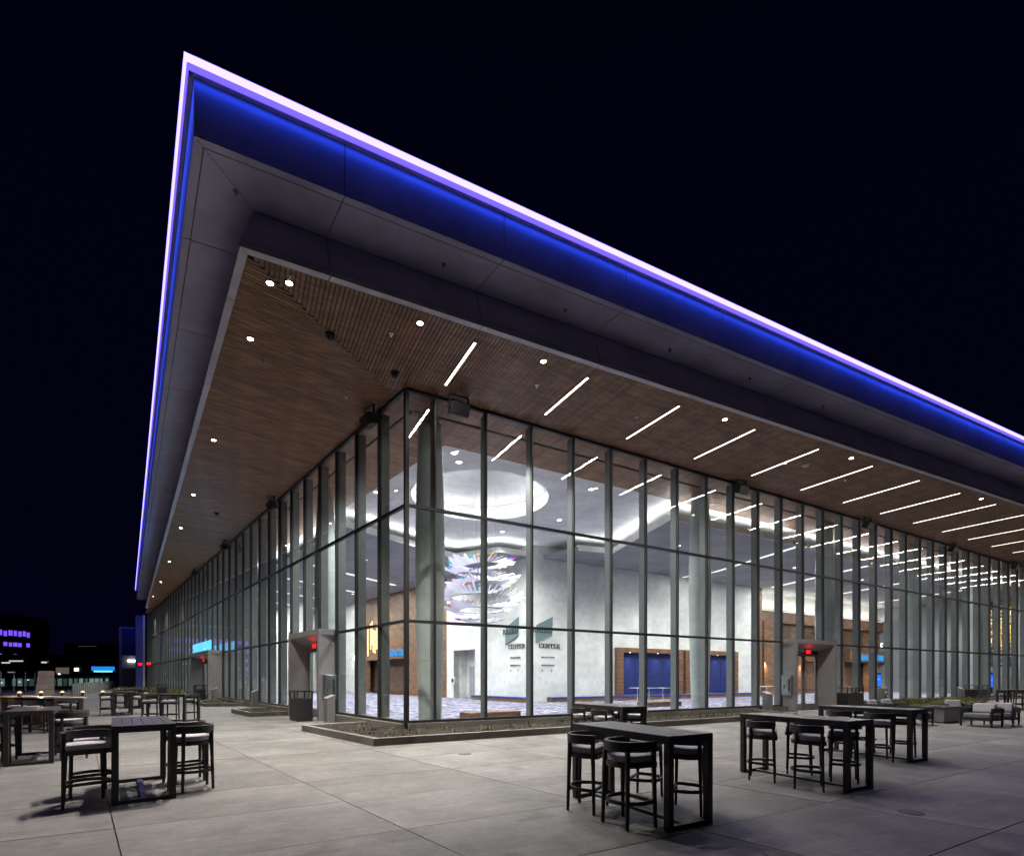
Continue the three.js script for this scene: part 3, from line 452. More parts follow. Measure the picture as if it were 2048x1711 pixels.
{
  // steel cabinets on the portals' jambs, bins, bollards
  const cabinet = (u, v, turn, label) => { const t = bthing('steel_cabinet', label, 'cabinet', u, v, 0.82, turn, undefined); obj('case', rbox(0.5, 0.95, 0.16, 0.012, 0, 0.475, 0.08), M.steel, t); obj('lid', rbox(0.54, 0.035, 0.2, 0.008, 0, 0.965, 0.09), M.steel, t); obj('door', rbox(0.4, 0.8, 0.012, 0.004, -0.02, 0.46, 0.165), M.steel, t); obj('slot', [box(0.05, 0.6, 0.012, 0.14, 0.5, 0.172), box(0.05, 0.16, 0.012, -0.1, 0.42, 0.172)], M.black, t); };
  cabinet(19.12, -0.39, -Math.PI / 2, 'brushed steel cabinet mounted on the right portal beside its glass door'); cabinet(-0.37, 5.41, TLW + Math.PI / 2, 'brushed steel cabinet on the near left portal above a grey bollard');
  const bin = (u, v, turn, w, d, label) => {
    const t = bthing('litter_bin', label, 'litter bin', u, v, 0, turn), h = 0.86, f = 1.12;
    obj('body', rbox(w, h, d, 0.015, 0, h / 2 + 0.02, 0), M.bin, t);
    obj('hood', [box(w, 0.05, d, 0, f + 0.04, 0), ...[[-1, -1], [1, -1], [-1, 1], [1, 1]].map(([a, b]) => box(0.045, f - h + 0.03, 0.045, a * (w / 2 - 0.025), (f + h) / 2 + 0.01, b * (d / 2 - 0.025)))], M.bin, t);
    obj('liner', [box(0.03, f - h, 0.03, 0.02, (f + h) / 2, d / 2 - 0.03), box(0.03, f - h, 0.03, 0.1, (f + h) / 2, d / 2 - 0.03)], M.bin, t);
  };
  bin(-1.2, 5.95, TLW, 0.9, 0.6, 'black litter bin with open top in front of the near left portal'); bin(23.95, -0.75, 0, 1.6, 0.6, 'wide black litter bin beside the right portal'); bin(39.6, -0.9, 0, 1.7, 0.7, 'wide black litter bin at the far end of the shrub bed'); bin(-1.35, 26.4, TLW, 0.9, 0.6, 'black litter bin in front of the portal below the blue sign'); bin(-2.6, 35, TLW, 0.8, 0.6, 'small black litter bin left of the blue sign portal');
  const bollard = (u, v, turn, label, h = 0.95, w = 0.36) => { const t = bthing('control_bollard', label, 'bollard', u, v, 0, turn); const sh = new THREE.Shape([[-0.14, 0], [0.14, 0], [0.14, h - 0.06], [-0.14, h + 0.06]].map(q => new THREE.Vector2(...q))); obj('post', new THREE.ExtrudeGeometry(sh, { depth: w, bevelEnabled: true, bevelSize: 0.006, bevelThickness: 0.006, bevelSegments: 1 }).translate(0, 0, -w / 2).rotateY(-Math.PI / 2), M.alu, t); obj('cap', rbox(w + 0.03, 0.02, 0.33, 0.006).rotateX(0.40).translate(0, h + 0.02, 0), M.trim, t); return t; };
  bollard(-0.62, 4.65, TLW, 'grey metal bollard with sloped cap below the steel cabinet on the left'); bollard(17.1, -0.62, 0, 'grey metal bollard with sloped cap left of the right portal'); bollard(-0.65, 15, TLW, 'grey metal bollard against the left glass between the portals', 0.95, 0.3); bollard(-1.1, 22.6, TLW, 'grey metal bollard beside the near jamb of the blue sign portal', 0.95, 0.34); bollard(38.1, -0.6, 0, 'grey bollard beside the bin at the end of the shrub bed', 0.95, 0.34);
  const fountain = bthing('drinking_fountain', 'grey metal pedestal with a relief of round bowls left of the shrub bed', 'fountain', 25.6, -1.5);
 obj('pedestal', rbox(0.62, 1.15, 0.3, 0.05, 0, 0.575, 0), M.alu, fountain); obj('bowl', [0.36, 0.62, 0.84].map(y => new THREE.SphereGeometry(0.13, 14, 8).scale(1, 0.55, 0.6).translate(0.02, y, 0.16)), M.steel, fountain);
  // blue sign above the far left portal
  const s = bthing('lit_sign', 'bright blue lit letters on top of the far left portal', 'sign', -0.72, 29.3, 3.66, TLW);
  obj('letters', text('SOUTH BALLROOM', 0.66, 0.08).scale(0.86, 1, 1), M.gCyan, s); obj('rail', box(6.9, 0.05, 0.08, 0, -0.03, 0), M.black, s);
  rectLight([0.1, 0.6, 1], 180, 6.6, 0.05, W(-0.55, 29.3, 3.72), W(0, 29.3, 5.2)); rectLight([0.1, 0.6, 1], 60, 6.6, 0.05, W(-0.9, 29.3, 3.70), W(-8, 31, 3));
}
// manhole covers and the drain
[[-1.347, -5.2, 0.14, 'small round cover in the paving near the planting bed corner'], [0.095, -12.46, 0.13, 'small round cover in the paving right of the bar tables'], [-2.81, -12.56, 0.12, 'small round cover in the paving at the bottom edge']].forEach(([u, v, r, l]) => { const t = bthing('floor_cover', l, 'cover', u, v, 0.001); obj('ring', new THREE.TorusGeometry(r, 0.008, 6, 28).rotateX(Math.PI / 2), M.black, t); obj('lid', cyl(r - 0.006, r - 0.006, 0.008, 0, 0.003, 0, 28), M.kerb, t); });
{ const t = bthing('drain_grate', 'dark metal drain grate in the paving at the lower right corner', 'drain', -0.15, -13.95, 0.002); const bars = []; for (let i = 0; i < 34; i++) bars.push(box(0.022, 0.01, 0.28, -0.8 + i * 0.048, 0.004, 0)); obj('grate', [...bars, box(1.66, 0.012, 0.02, 0, 0.004, 0.15), box(1.66, 0.012, 0.02, 0, 0.004, -0.15)], M.black, t); }
// ------------------------------------------------------------------ bar tables and stools
const WIDT = 0.71, HTAB = 1.05;
function makeTable(LENT) {
  const t = thing('bar_table', '', 'table');
  obj('frame', [box(0.075, 0.08, LENT, -WIDT / 2 + 0.0375, HTAB - 0.05, 0), box(0.075, 0.08, LENT, WIDT / 2 - 0.0375, HTAB - 0.05, 0), box(WIDT - 0.15, 0.08, 0.075, 0, HTAB - 0.05, LENT / 2 - 0.0375), box(WIDT - 0.15, 0.08, 0.075, 0, HTAB - 0.05, -LENT / 2 + 0.0375)], M.frame, t);
  const n = 6, sw = WIDT / n, sl = ready(rbox(sw - 0.007, 0.022, LENT - 0.004, 0.003, 0, HTAB - 0.009, 0));
  for (let i = 0; i < n; i++) obj('slat', sl, M.top, t).position.x = -WIDT / 2 + sw * (i + 0.5);
  const lg = ready(rbox(0.078, HTAB - 0.09, 0.078, 0.004, 0, (HTAB - 0.09) / 2, 0));
  for (const a of [-1, 1]) for (const b of [-1, 1]) obj('leg', lg, M.frame, t).position.set(a * (WIDT / 2 - 0.039), 0, b * (LENT / 2 - 0.039));
  const br = ready(box(WIDT - 0.158, 0.05, 0.06, 0, 0.026, 0));
  for (const b of [-1, 1]) obj('foot_rail', br, M.frame, t).position.z = b * (LENT / 2 - 0.039);
  obj('stretcher', box(0.075, 0.035, LENT - 0.14, 0.0, 0.019, 0), M.top, t);
  return t;
}
const outline = (r, front, hole) => { const s = new THREE.Shape(); s.moveTo(r, -front); s.lineTo(r, 0); s.absarc(0, 0, r, 0, Math.PI, false); s.lineTo(-r, -front); if (hole !== undefined) { s.lineTo(-r + hole, -front); s.lineTo(-r + hole, 0); s.absarc(0, 0, r - hole, Math.PI, 0, true); s.lineTo(r - hole, -front); } s.closePath(); return s; };
const flat = (shape, h, y, bevel = 0) => new THREE.ExtrudeGeometry(shape, { depth: h - bevel * 2, bevelEnabled: bevel > 0, bevelSize: bevel, bevelThickness: bevel, bevelSegments: 3, curveSegments: 20 }).rotateX(-Math.PI / 2).translate(0, y + bevel, 0);
function makeStool() {
  const t = thing('bar_stool', '', 'stool'), R = 0.272;
  obj('backrest', flat(outline(R, 0.17, 0.034), 0.115, 0.865, 0.004), M.frame, t);
  obj('seat_frame', flat(outline(R - 0.022, 0.2), 0.055, 0.685, 0.004), M.frame, t);
  obj('cushion', flat(outline(R - 0.055, 0.165), 0.085, 0.742, 0.024), M.cushion, t);
  const leg = (x, z, sx, sz) => { const g = new THREE.CylinderGeometry(0.031, 0.021, 0.88, 4).rotateY(Math.PI / 4); const p = g.attributes.position; for (let i = 0; i < p.count; i++) if (p.getY(i) < 0) { p.setX(i, p.getX(i) + sx); p.setZ(i, p.getZ(i) + sz); } g.translate(x, 0.44, z); g.computeVertexNormals(); return g; };
  for (const s of [-1, 1]) { obj('leg', leg(s * 0.186, -0.186, s * 0.02, -0.02), M.frame, t); obj('leg', leg(s * 0.252, 0.145, s * 0.012, 0.02), M.frame, t); }
  const fr = outline(R - 0.012, 0.16, 0.03);
  obj('footrest', [flat(fr, 0.042, 0.27), box(0.49, 0.04, 0.03, 0, 0.291, 0.152)], M.frame, t);
  return t;
}
const table0 = makeTable(1.8), stool0 = makeStool(), tableLong = makeTable(2.4); const tUsed = new Set(); let sUsed = false;
const copy = (o, base) => { const c = o.clone(); c.name = numbered(base); c.userData = {}; scene.add(c); return c; };
const put = (o, x, z, ang, label, cat, group) => { o.position.set(x, 0, z); o.rotation.y = ang; tag(o, label, cat, group); return o; };
// long axis of a table points away from the camera, turned by ang to the left of the view; stools: [side, along]
function tableSet(x, z, deg, desc, stools, o = {}) {
  const ang = deg * Math.PI / 180, ax = [-Math.sin(ang), -Math.cos(ang)], px = [Math.cos(ang), -Math.sin(ang)];
  const proto = o.long ? tableLong : table0; put(tUsed.has(proto) ? copy(proto, 'bar_table') : proto, x, z, ang, `dark slatted bar table ${desc}`, 'table', 'bar tables on the terrace'); tUsed.add(proto);
  const words = { '-': 'left', '+': 'right' };
  for (const [side, along, turn = 0] of stools) {
    const s = side < 0 ? '-' : '+', off = 0.53 + (o.off ?? 0) + rr(-0.02, 0.02);
    const sx = x + px[0] * side * off + ax[0] * along, sz = z + px[1] * side * off + ax[1] * along;
    const st = sUsed ? copy(stool0, 'bar_stool') : stool0; sUsed = true;
    const same = stools.filter(q => q[0] === side), first = along === Math.min(...same.map(q => q[1]));
    put(st, sx, sz, ang + (side < 0 ? Math.PI / 2 : -Math.PI / 2) + turn + rr(-0.05, 0.05), `dark bar stool on the ${same.length > 1 ? (first ? 'near ' : 'far ') : ''}${o.words?.[s] ?? words[s]} side of the table ${desc}`, 'stool', 'bar stools round the tables');
  }
}
const four = [[-1, -0.44], [-1, 0.32], [1, -0.36], [1, 0.4]], lr = { words: { '-': 'near', '+': 'far' } };
tableSet(1.6, -6.36, 28.8, 'nearest the lower right', four);
tableSet(4.84, -8.22, 28.8, 'second on the right', four);
tableSet(7.82, -10.75, 28.8, 'before the wide bin', four);
tableSet(2.30, -11.74, 28.8, 'beside the long planting bed', four);
tableSet(26.75, -25.9, 84, 'at the far right edge', [[-1, -0.5], [-1, 0.3], [1, -0.5], [1, 0.35]], lr);
tableSet(-5.58, -7.42, 39, 'in the left foreground', [[-1, -0.52], [-1, 0.2], [1, -0.36], [1, 0.38]], { off: 0.07 });
tableSet(-9.92, -10.23, 39, 'at the left picture edge', [[-1, -0.45], [-1, 0.32], [1, -0.36], [1, 0.4]], { off: 0.05 });
tableSet(-14.9, -15.8, 66, 'before the warm counter', [[-1, -0.6], [-1, 0.35], [1, 0.1]], { long: true, ...lr });
tableSet(-13.35, -19.4, 78, 'before the blue sign portal', [[-1, -0.45], [-1, 0.45], [1, -0.3]], lr);
tableSet(-17.9, -22.6, 39, 'between the crosswise tables', four);
tableSet(-21.4, -27.8, 39, 'beside the picket fence', four);
// lounge chairs round a fire table
function lounge(x, z, ang, label, w = 0.82, pillow = true) {
  const t = thing('lounge_chair', label, 'armchair', [x, 0, z], ang, 'lounge chairs round the fire table');
  const d = 0.8, a = w / 2;
  obj('base', [box(w - 0.06, 0.07, 0.05, 0, 0.25, d / 2 - 0.03), box(w - 0.06, 0.07, 0.05, 0, 0.25, -d / 2 + 0.03), box(0.05, 0.07, d - 0.1, a - 0.05, 0.25, 0), box(0.05, 0.07, d - 0.1, -a + 0.05, 0.25, 0)], M.frame, t);
  for (const s of [-1, 1]) { obj('arm', rbox(0.07, 0.17, d - 0.05, 0.01, s * (a - 0.02), 0.56, -0.02), M.frame, t); for (const f of [-1, 1]) { const g = new THREE.CylinderGeometry(0.046, 0.03, 0.5, 4).rotateY(Math.PI / 4).translate(s * (a - 0.03), 0.25, f * (d / 2 - 0.05)); obj('leg', g, M.frame, t); } }
  obj('backrest', rbox(w - 0.1, 0.22, 0.06, 0.01, 0, 0.57, -d / 2 + 0.03), M.frame, t);
  obj('cushion', rbox(w - 0.14, 0.17, d - 0.12, 0.05, 0, 0.37, 0.02), M.cushionDark, t);
  if (pillow) obj('pillow', rbox(w - 0.26, 0.36, 0.16, 0.075, 0, 0, 0).rotateX(-0.25).translate(0, 0.62, -d / 2 + 0.16), M.cushion, t);
}
lounge(16.35, -17.15, -1.15, 'dark lounge chair with a grey pillow, nearest at the right end of the fire table', 0.9);
lounge(17.45, -17.55, -1.0, 'dark lounge chair behind the nearest one, farther right', 0.8);
lounge(14.55, -17.75, 2.07, 'dark lounge chair at the left end of the fire table, behind the bar table', 0.8, false);
lounge(14.7, -19.7, 0.5, 'lounge chair with rounded pale pillow left of the fire table, at the back', 0.78);
lounge(15.7, -20.3, 0.3, 'lounge chair with pillow at the back beside the shrubs, second from left', 0.78);
lounge(17.8, -19.75, -0.4, 'lounge chair with grey pillow behind the right corner of the fire table', 0.78);
{ const t = thing('fire_table', 'dark box shaped fire table among the lounge chairs', 'fire table', [16.45, 0, -18.9], TURN); obj('body', [rbox(1.45, 0.52, 0.76, 0.01, 0, 0.29, 0)], M.alu, t); obj('top', [box(1.55, 0.045, 0.2, 0, 0.575, 0.32), box(1.55, 0.045, 0.2, 0, 0.575, -0.32), box(0.32, 0.045, 0.44, 0.615, 0.575, 0), box(0.32, 0.045, 0.44, -0.615, 0.575, 0)], M.frame, t); obj('plinth', box(1.3, 0.03, 0.6, 0, 0.016, 0), M.black, t); obj('pan', box(0.9, 0.02, 0.43, 0, 0.562, 0), M.dark, t); }
// ------------------------------------------------------------------ things in the hall
{
  // hanging sculpture
  const t = bthing('hanging_sculpture', 'tall hanging spiral of white blades with coloured tips under the round ceiling light', 'sculpture', 7.77, 7.70, 6.05);
  const cols = [[0.86, 0.86, 0.9], [0.8, 0.82, 0.88], [0.82, 0.76, 0.92]].map(c => new THREE.MeshPhysicalMaterial({ color: new THREE.Color().setRGB(...c), roughness: 0.9, transmission: 0.45, thickness: 0 })), tint = [[0.02, 0.55, 0.5], [0.8, 0.6, 0.02], [0.75, 0.06, 0.5], [0.05, 0.06, 0.6], [0.35, 0.06, 0.65], [0.9, 0.3, 0.15], [0.1, 0.55, 0.75]].map(c => S(...c, 0.3));
  const bl = ready(rbox(0.13, 0.016, 0.72, 0.006, 0, 0, 0.38)), bs = ready(rbox(0.13, 0.016, 0.5, 0.006, 0, 0, 0.27)), tipG = ready(rbox(0.135, 0.022, 0.24, 0.006, 0, 0, 0.64));
  const R = [[1.32, 1.75, 0.10], [0.78, 2.0, -0.09], [0.22, 1.85, 0.07], [-0.36, 2.3, 0.06], [-0.95, 1.95, -0.10], [-1.5, 1.3, 0.04]];
  R.forEach(([y, rad, tilt], k) => {
    const m = 49, len = rad > 1.5 ? 0.78 : 0.55, r0 = rad - len;
    const tier = a => y + Math.sin(a + k) * r0 * tilt * 1.6;
    obj('hoop', new THREE.TorusGeometry(r0 + 0.03, 0.022, 6, 48).rotateX(Math.PI / 2).translate(0, y, 0), M.alu, t);
    for (let i = 0; i < m; i++) {
      const a = i / m * 6.283 + k * 0.7, b = obj('blade', len > 0.6 ? bl : bs, cols[Math.floor(rnd() * 3)], t);
      b.position.set(Math.sin(a) * r0, tier(a), Math.cos(a) * r0); b.rotation.set(-0.24 + 0.22 * Math.sin(a + k * 1.7) + rr(-0.05, 0.05), a, 0.55 + rr(-0.12, 0.12), 'YXZ'); b.scale.z = rr(0.75, 1.2);
      if (rnd() < 0.2) { const c = obj('tip', tipG, tint[Math.floor(rnd() * 7)], b); if (len < 0.6) c.position.z = -0.2; }
    }
  });
  obj('cable', [[1, 0], [-0.6, 0.8], [-0.6, -0.8], [0.4, 0.9], [0.5, -0.8]].map(([x, z]) => cyl(0.006, 0.006, 5.4, x, 2.3, z, 5)), M.steel, t);
  for (const [dx, dz, dh] of [[2.4, 2.0, 4.2], [-2.4, 2.2, 4.2], [0, -2.6, 4.2]]) { const s = new THREE.SpotLight(new THREE.Color(1, 1, 1), 90, 14, 0.6, 0.6); s.position.set(...W(7.77 + dx, 7.7 - dz, 6.2 + dh)); s.target.position.set(...W(7.77, 7.7, 6)); scene.add(s, s.target); }
  // wall signs: emblem, name and lines below, on both faces of the white wall
  const txt = S(0.03, 0.045, 0.05, 0.6), emb = S(0.14, 0.2, 0.215, 0.6);
  const wallSign = (u, v, turn, mir, label) => {
    const t = bthing('wall_sign', label, 'sign', u, v, 4.05, turn); t.scale.set(0.74, 0.74, 1);
    const sh = new THREE.Shape([[-0.95, -0.02], [0.88, 0.78], [0.88, 1.62], [0.94, 1.70], [0.94, 2.55], [-0.80, 1.72], [-0.86, 1.62], [-0.95, 1.0]].map(q => new THREE.Vector2(...q)));
    obj('emblem', new THREE.ExtrudeGeometry(sh, { depth: 0.05, bevelEnabled: false }), emb, t);
    obj('letters', [text('BAIRD', 0.50, 0.03, serif).translate(-0.22, 1.0, 0.05), text('CENTER', 0.42, 0.03, serif).translate(0.62, -0.42, 0)], txt, t);
    const line = (s, y, k = 0.13, x = 0.45) => text(s, k, 0.02).translate(x, y, 0);
    obj('small_letters', [line('MEETING ROOMS', -1.35), line('EXHIBITION HALL', -2.1), line('S', -2.62, 0.2, -0.2), line('E', -2.62, 0.2, 0.85)], txt, t);
  };
  wallSign(16.95, 14.06, 0, false, 'grey slanted emblem reading BAIRD CENTER on the right face of the white wall');
  wallSign(15.86, 15.95, TLW, true, 'grey slanted emblem reading BAIRD CENTER on the left face of the white wall');
  // blue lit niches with wooden frames
  const niche = (u0, u1, label) => {
    const t = bthing('wall_niche', label, 'niche', (u0 + u1) / 2, 14.1), w = u1 - u0;
    obj('frame', [box(0.55, 3.6, 0.42, -w / 2 + 0.275, 2.15, 0.2), box(0.55, 3.6, 0.42, w / 2 - 0.275, 2.15, 0.2), box(w - 1.1, 0.35, 0.42, 0, 3.775, 0.2)], M.woodIn, t);
    const pw = (w - 1.1) / 4; for (let i = 0; i < 4; i++) obj('panel', box(pw - 0.02, 3.2, 0.06, -w / 2 + 0.55 + pw * (i + 0.5), 2.0, 0.035), M.blue, t);
    for (let i = 0; i < 4; i++) { const x = -w / 2 + 0.55 + pw * (i + 0.5), s = new THREE.SpotLight(new THREE.Color(0.5, 0.65, 1), 16, 6, 0.5, 0.7), o = new THREE.Vector3(x, 3.58, 0.3), g = new THREE.Vector3(x, 0.8, 0.02); t.updateMatrixWorld(); t.localToWorld(o); t.localToWorld(g); s.position.copy(o); s.target.position.copy(g); scene.add(s, s.target); obj('lamp', cyl(0.05, 0.05, 0.03, x, 3.59, 0.3, 12), M.gWhite, t); }
  };
  niche(23.3, 30.2, 'blue lit wall niche in a wooden frame, left of the tall white column'); niche(30.5, 37.1, 'blue lit wall niche in a wooden frame, right of the tall white column');
  const bench = (u, v, len, turn, label, blue, h = 0.33, dep = 0.6) => { const t = bthing('bench', label, 'bench', u, v, 0, turn); obj('base', rbox(len, h - (blue ? 0.1 : 0), dep, 0.01, 0, (h - (blue ? 0.1 : 0)) / 2 + 0.002, 0), M.woodIn, t); if (blue) obj('cushion', rbox(len, 0.1, dep + 0.03, 0.03, 0, h - 0.045, 0.01), M.cushionBlue, t); };
  bench(28.9, 13.5, 24, 0, 'long wooden wall bench with blue cushion along the right face of the white wall', true); bench(15.5, 16.9, 5.9, TLW, 'wooden wall bench with blue cushion along the left face of the white wall', true);
  bench(5.4, 3.5, 2.5, 0.12, 'low light wooden bench just inside the glass corner', false, 0.27, 0.9); bench(18.5, 6.3, 2.8, 0.05, 'low wooden bench inside the glass beside the second column', false, 0.27, 0.9);
  [[21.3, 10.3], [21.9, 9.9], [22.65, 9.46], [33.6, 9.8], [34.8, 10]].forEach(([u, v], i) => { const t = bthing('cafe_table', `small white standing table in the hall, ${ORD[i]} from the left`, 'table', u, v, 0, 0, 'small white tables in the hall'); obj('table_top', rbox(0.8, 0.03, 0.8, 0.012, 0, 0.98, 0), M.white, t); obj('stem', cyl(0.03, 0.03, 0.96, 0, 0.49, 0, 10), M.white, t); obj('foot', cyl(0.26, 0.28, 0.02, 0, 0.011, 0, 20), M.white, t); });
  // wall fittings round the door recess
  { const t = bthing('wall_cabinet', 'small white emergency cabinet with dark window beside the door recess', 'cabinet', 15.89, 23.6, 1.1, TLW); obj('case', rbox(0.5, 0.62, 0.14, 0.02, 0.35, 0.3, 0.07), M.white, t); obj('window', box(0.26, 0.3, 0.01, 0.35, 0.34, 0.146), M.dark, t); }
  // lettering inside
  const lit = (s, size, u, v, h, turn, mat, label) => { const t = bthing('lit_sign', label, 'sign', u, v, h, turn); obj('letters', text(s, size, 0.06), mat, t); return t; };
  lit('BALLROOM', 0.66, 62.6, 14.95, 3.62, 0, M.gBlueSign, 'blue lit letters BALLROOM over the dark doors of the right wing');
  part('sign_header', B(58, 65.6, 3.4, 4.7, 15.0, 15.6), M.woodIn);
  lit('SOUTH', 0.62, 15.85, 32.9, 3.75, TLW, M.gBlueSign, 'blue lit letters on the wooden wall left of the glass corner');
  lit('A', 0.5, 15.8, 42.4, 3.6, TLW, M.gWhite, 'small white letter on the wall far behind the left glass');
  lit('C', 0.5, 64.5, 14.9, 5.2, 0, M.gWhite, 'small pale letter on the wall far in the right wing');
  // pendant rods
  [[0, 3.5, 2.3], [0.22, 4.05, 2.2], [0.42, 3.8, 1.9], [0.62, 4.4, 2.0], [0.84, 3.7, 1.9], [1.06, 4.25, 2.05], [1.28, 4.0, 1.7]].forEach(([d, h, l], i) => { const t = bthing('pendant_rod', `warm glowing rod hung in the hall, ${ORD[i]} of a cluster of seven from the left`, 'pendant lamp', 11 + 0.1 * (i % 3), 28.0 - d * 1.3, h, 0, 'warm glowing rods hung in a cluster'); obj('tube', cyl(0.045, 0.045, l, 0, l / 2, 0, 10), M.gWarm, t); obj('cord', cyl(0.008, 0.008, LOW - h - l, 0, l + (LOW - h - l) / 2, 0, 5), M.black, t); });
  // screens
  [[60.5, 13.6, 'blue lit screen on a stand under the blue letters of the right wing'], [62.5, 6.6, 'blue lit screen on a stand, left one of two far in the right wing'], [64, 5.6, 'blue lit screen on a stand, right one of two far in the right wing']].forEach(([u, v, l]) => { const t = bthing('kiosk_screen', l, 'screen', u, v, 0, -0.3); obj('body', rbox(1.0, 2.2, 0.14, 0.03, 0, 1.12, 0), M.black, t); obj('screen', box(0.86, 1.3, 0.01, 0, 1.35, 0.075), M.gScreen, t); obj('screen_mark', prism([[-0.3, 1.25, 0.082], [0.3, 1.45, 0.082], [0.3, 1.62, 0.082], [-0.3, 1.42, 0.082]], new THREE.Vector3(0, 0, 0.004)), glow(0.15, 0.5, 1.6), t); });
  // far colourful wall hanging, strips of gold and blue
  { const t = bthing('wall_hanging', 'tall golden and blue wall hanging of broken strips at the far right end', 'artwork', UEND - 0.32, 4.9, 2.8, TLW); const cs = [S(0.75, 0.45, 0.08, 0.5), S(0.6, 0.3, 0.05, 0.5), S(0.85, 0.7, 0.3, 0.5), S(0.03, 0.06, 0.25, 0.5), S(0.25, 0.12, 0.35, 0.5)]; const g = ready(box(0.2, 0.11, 0.03)); obj('backing', box(3.6, 6.8, 0.02, 0, 3.4, -0.02), M.dark, t); let n = 0; for (let r = 0; r < 36 && n < 298; r++) for (let c = 0; c < 9; c++) { if (rnd() < 0.12 || n >= 298) continue; n++; const lo = r < 11 ? (rnd() < 0.7 ? 3 + Math.floor(rnd() * 2) : 0) : (rnd() < 0.85 ? Math.floor(rnd() * 3) : 3); const m = obj('strip', g, cs[lo], t); m.position.set(-1.6 + c * 0.4 + rr(-0.06, 0.06), 0.15 + r * 0.185, 0.012); m.rotation.z = rr(-0.4, 0.4); m.scale.x = rr(0.9, 1.7); }
    const s = new THREE.SpotLight(new THREE.Color(1, 0.95, 0.85), 260, 16, 0.55, 0.6); s.position.set(...W(UEND - 5, 4.9, 9.7)); s.target.position.set(...W(UEND, 4.9, 6)); scene.add(s, s.target); }
  // patterned screens and bright displays behind the left glass
  const lattice = (u, v, label) => { const t = bthing('lattice_screen', label, 'screen wall', u, v, 0, TLW); obj('board', box(2.2, 5.2, 0.06, 0, 2.6, 0), M.white, t); const bars = []; for (let i = 0; i < 90; i++) bars.push(box(0.09, rr(0.3, 0.7), 0.03, rr(-1, 1), rr(3.1, 5.0), 0.05, 0, 0, rr(-0.8, 0.8))); const b = obj('pattern', bars, M.dark, t); b.userData.kind = 'stuff'; const cs = [S(0.8, 0.5, 0.05), S(0.7, 0.2, 0.05), S(0.05, 0.3, 0.6), S(0.5, 0.6, 0.1)]; cs.forEach((c, i) => obj('colour_field', box(2.0, 0.45, 0.02, 0, 0.9 + i * 0.5, 0.05), c, t)); };
  lattice(4.5, 25.6, 'white screen wall with a black scribble pattern behind the nearer left portal'); lattice(4.5, 41.5, 'white screen wall with colour fields, farther behind the left glass');
}
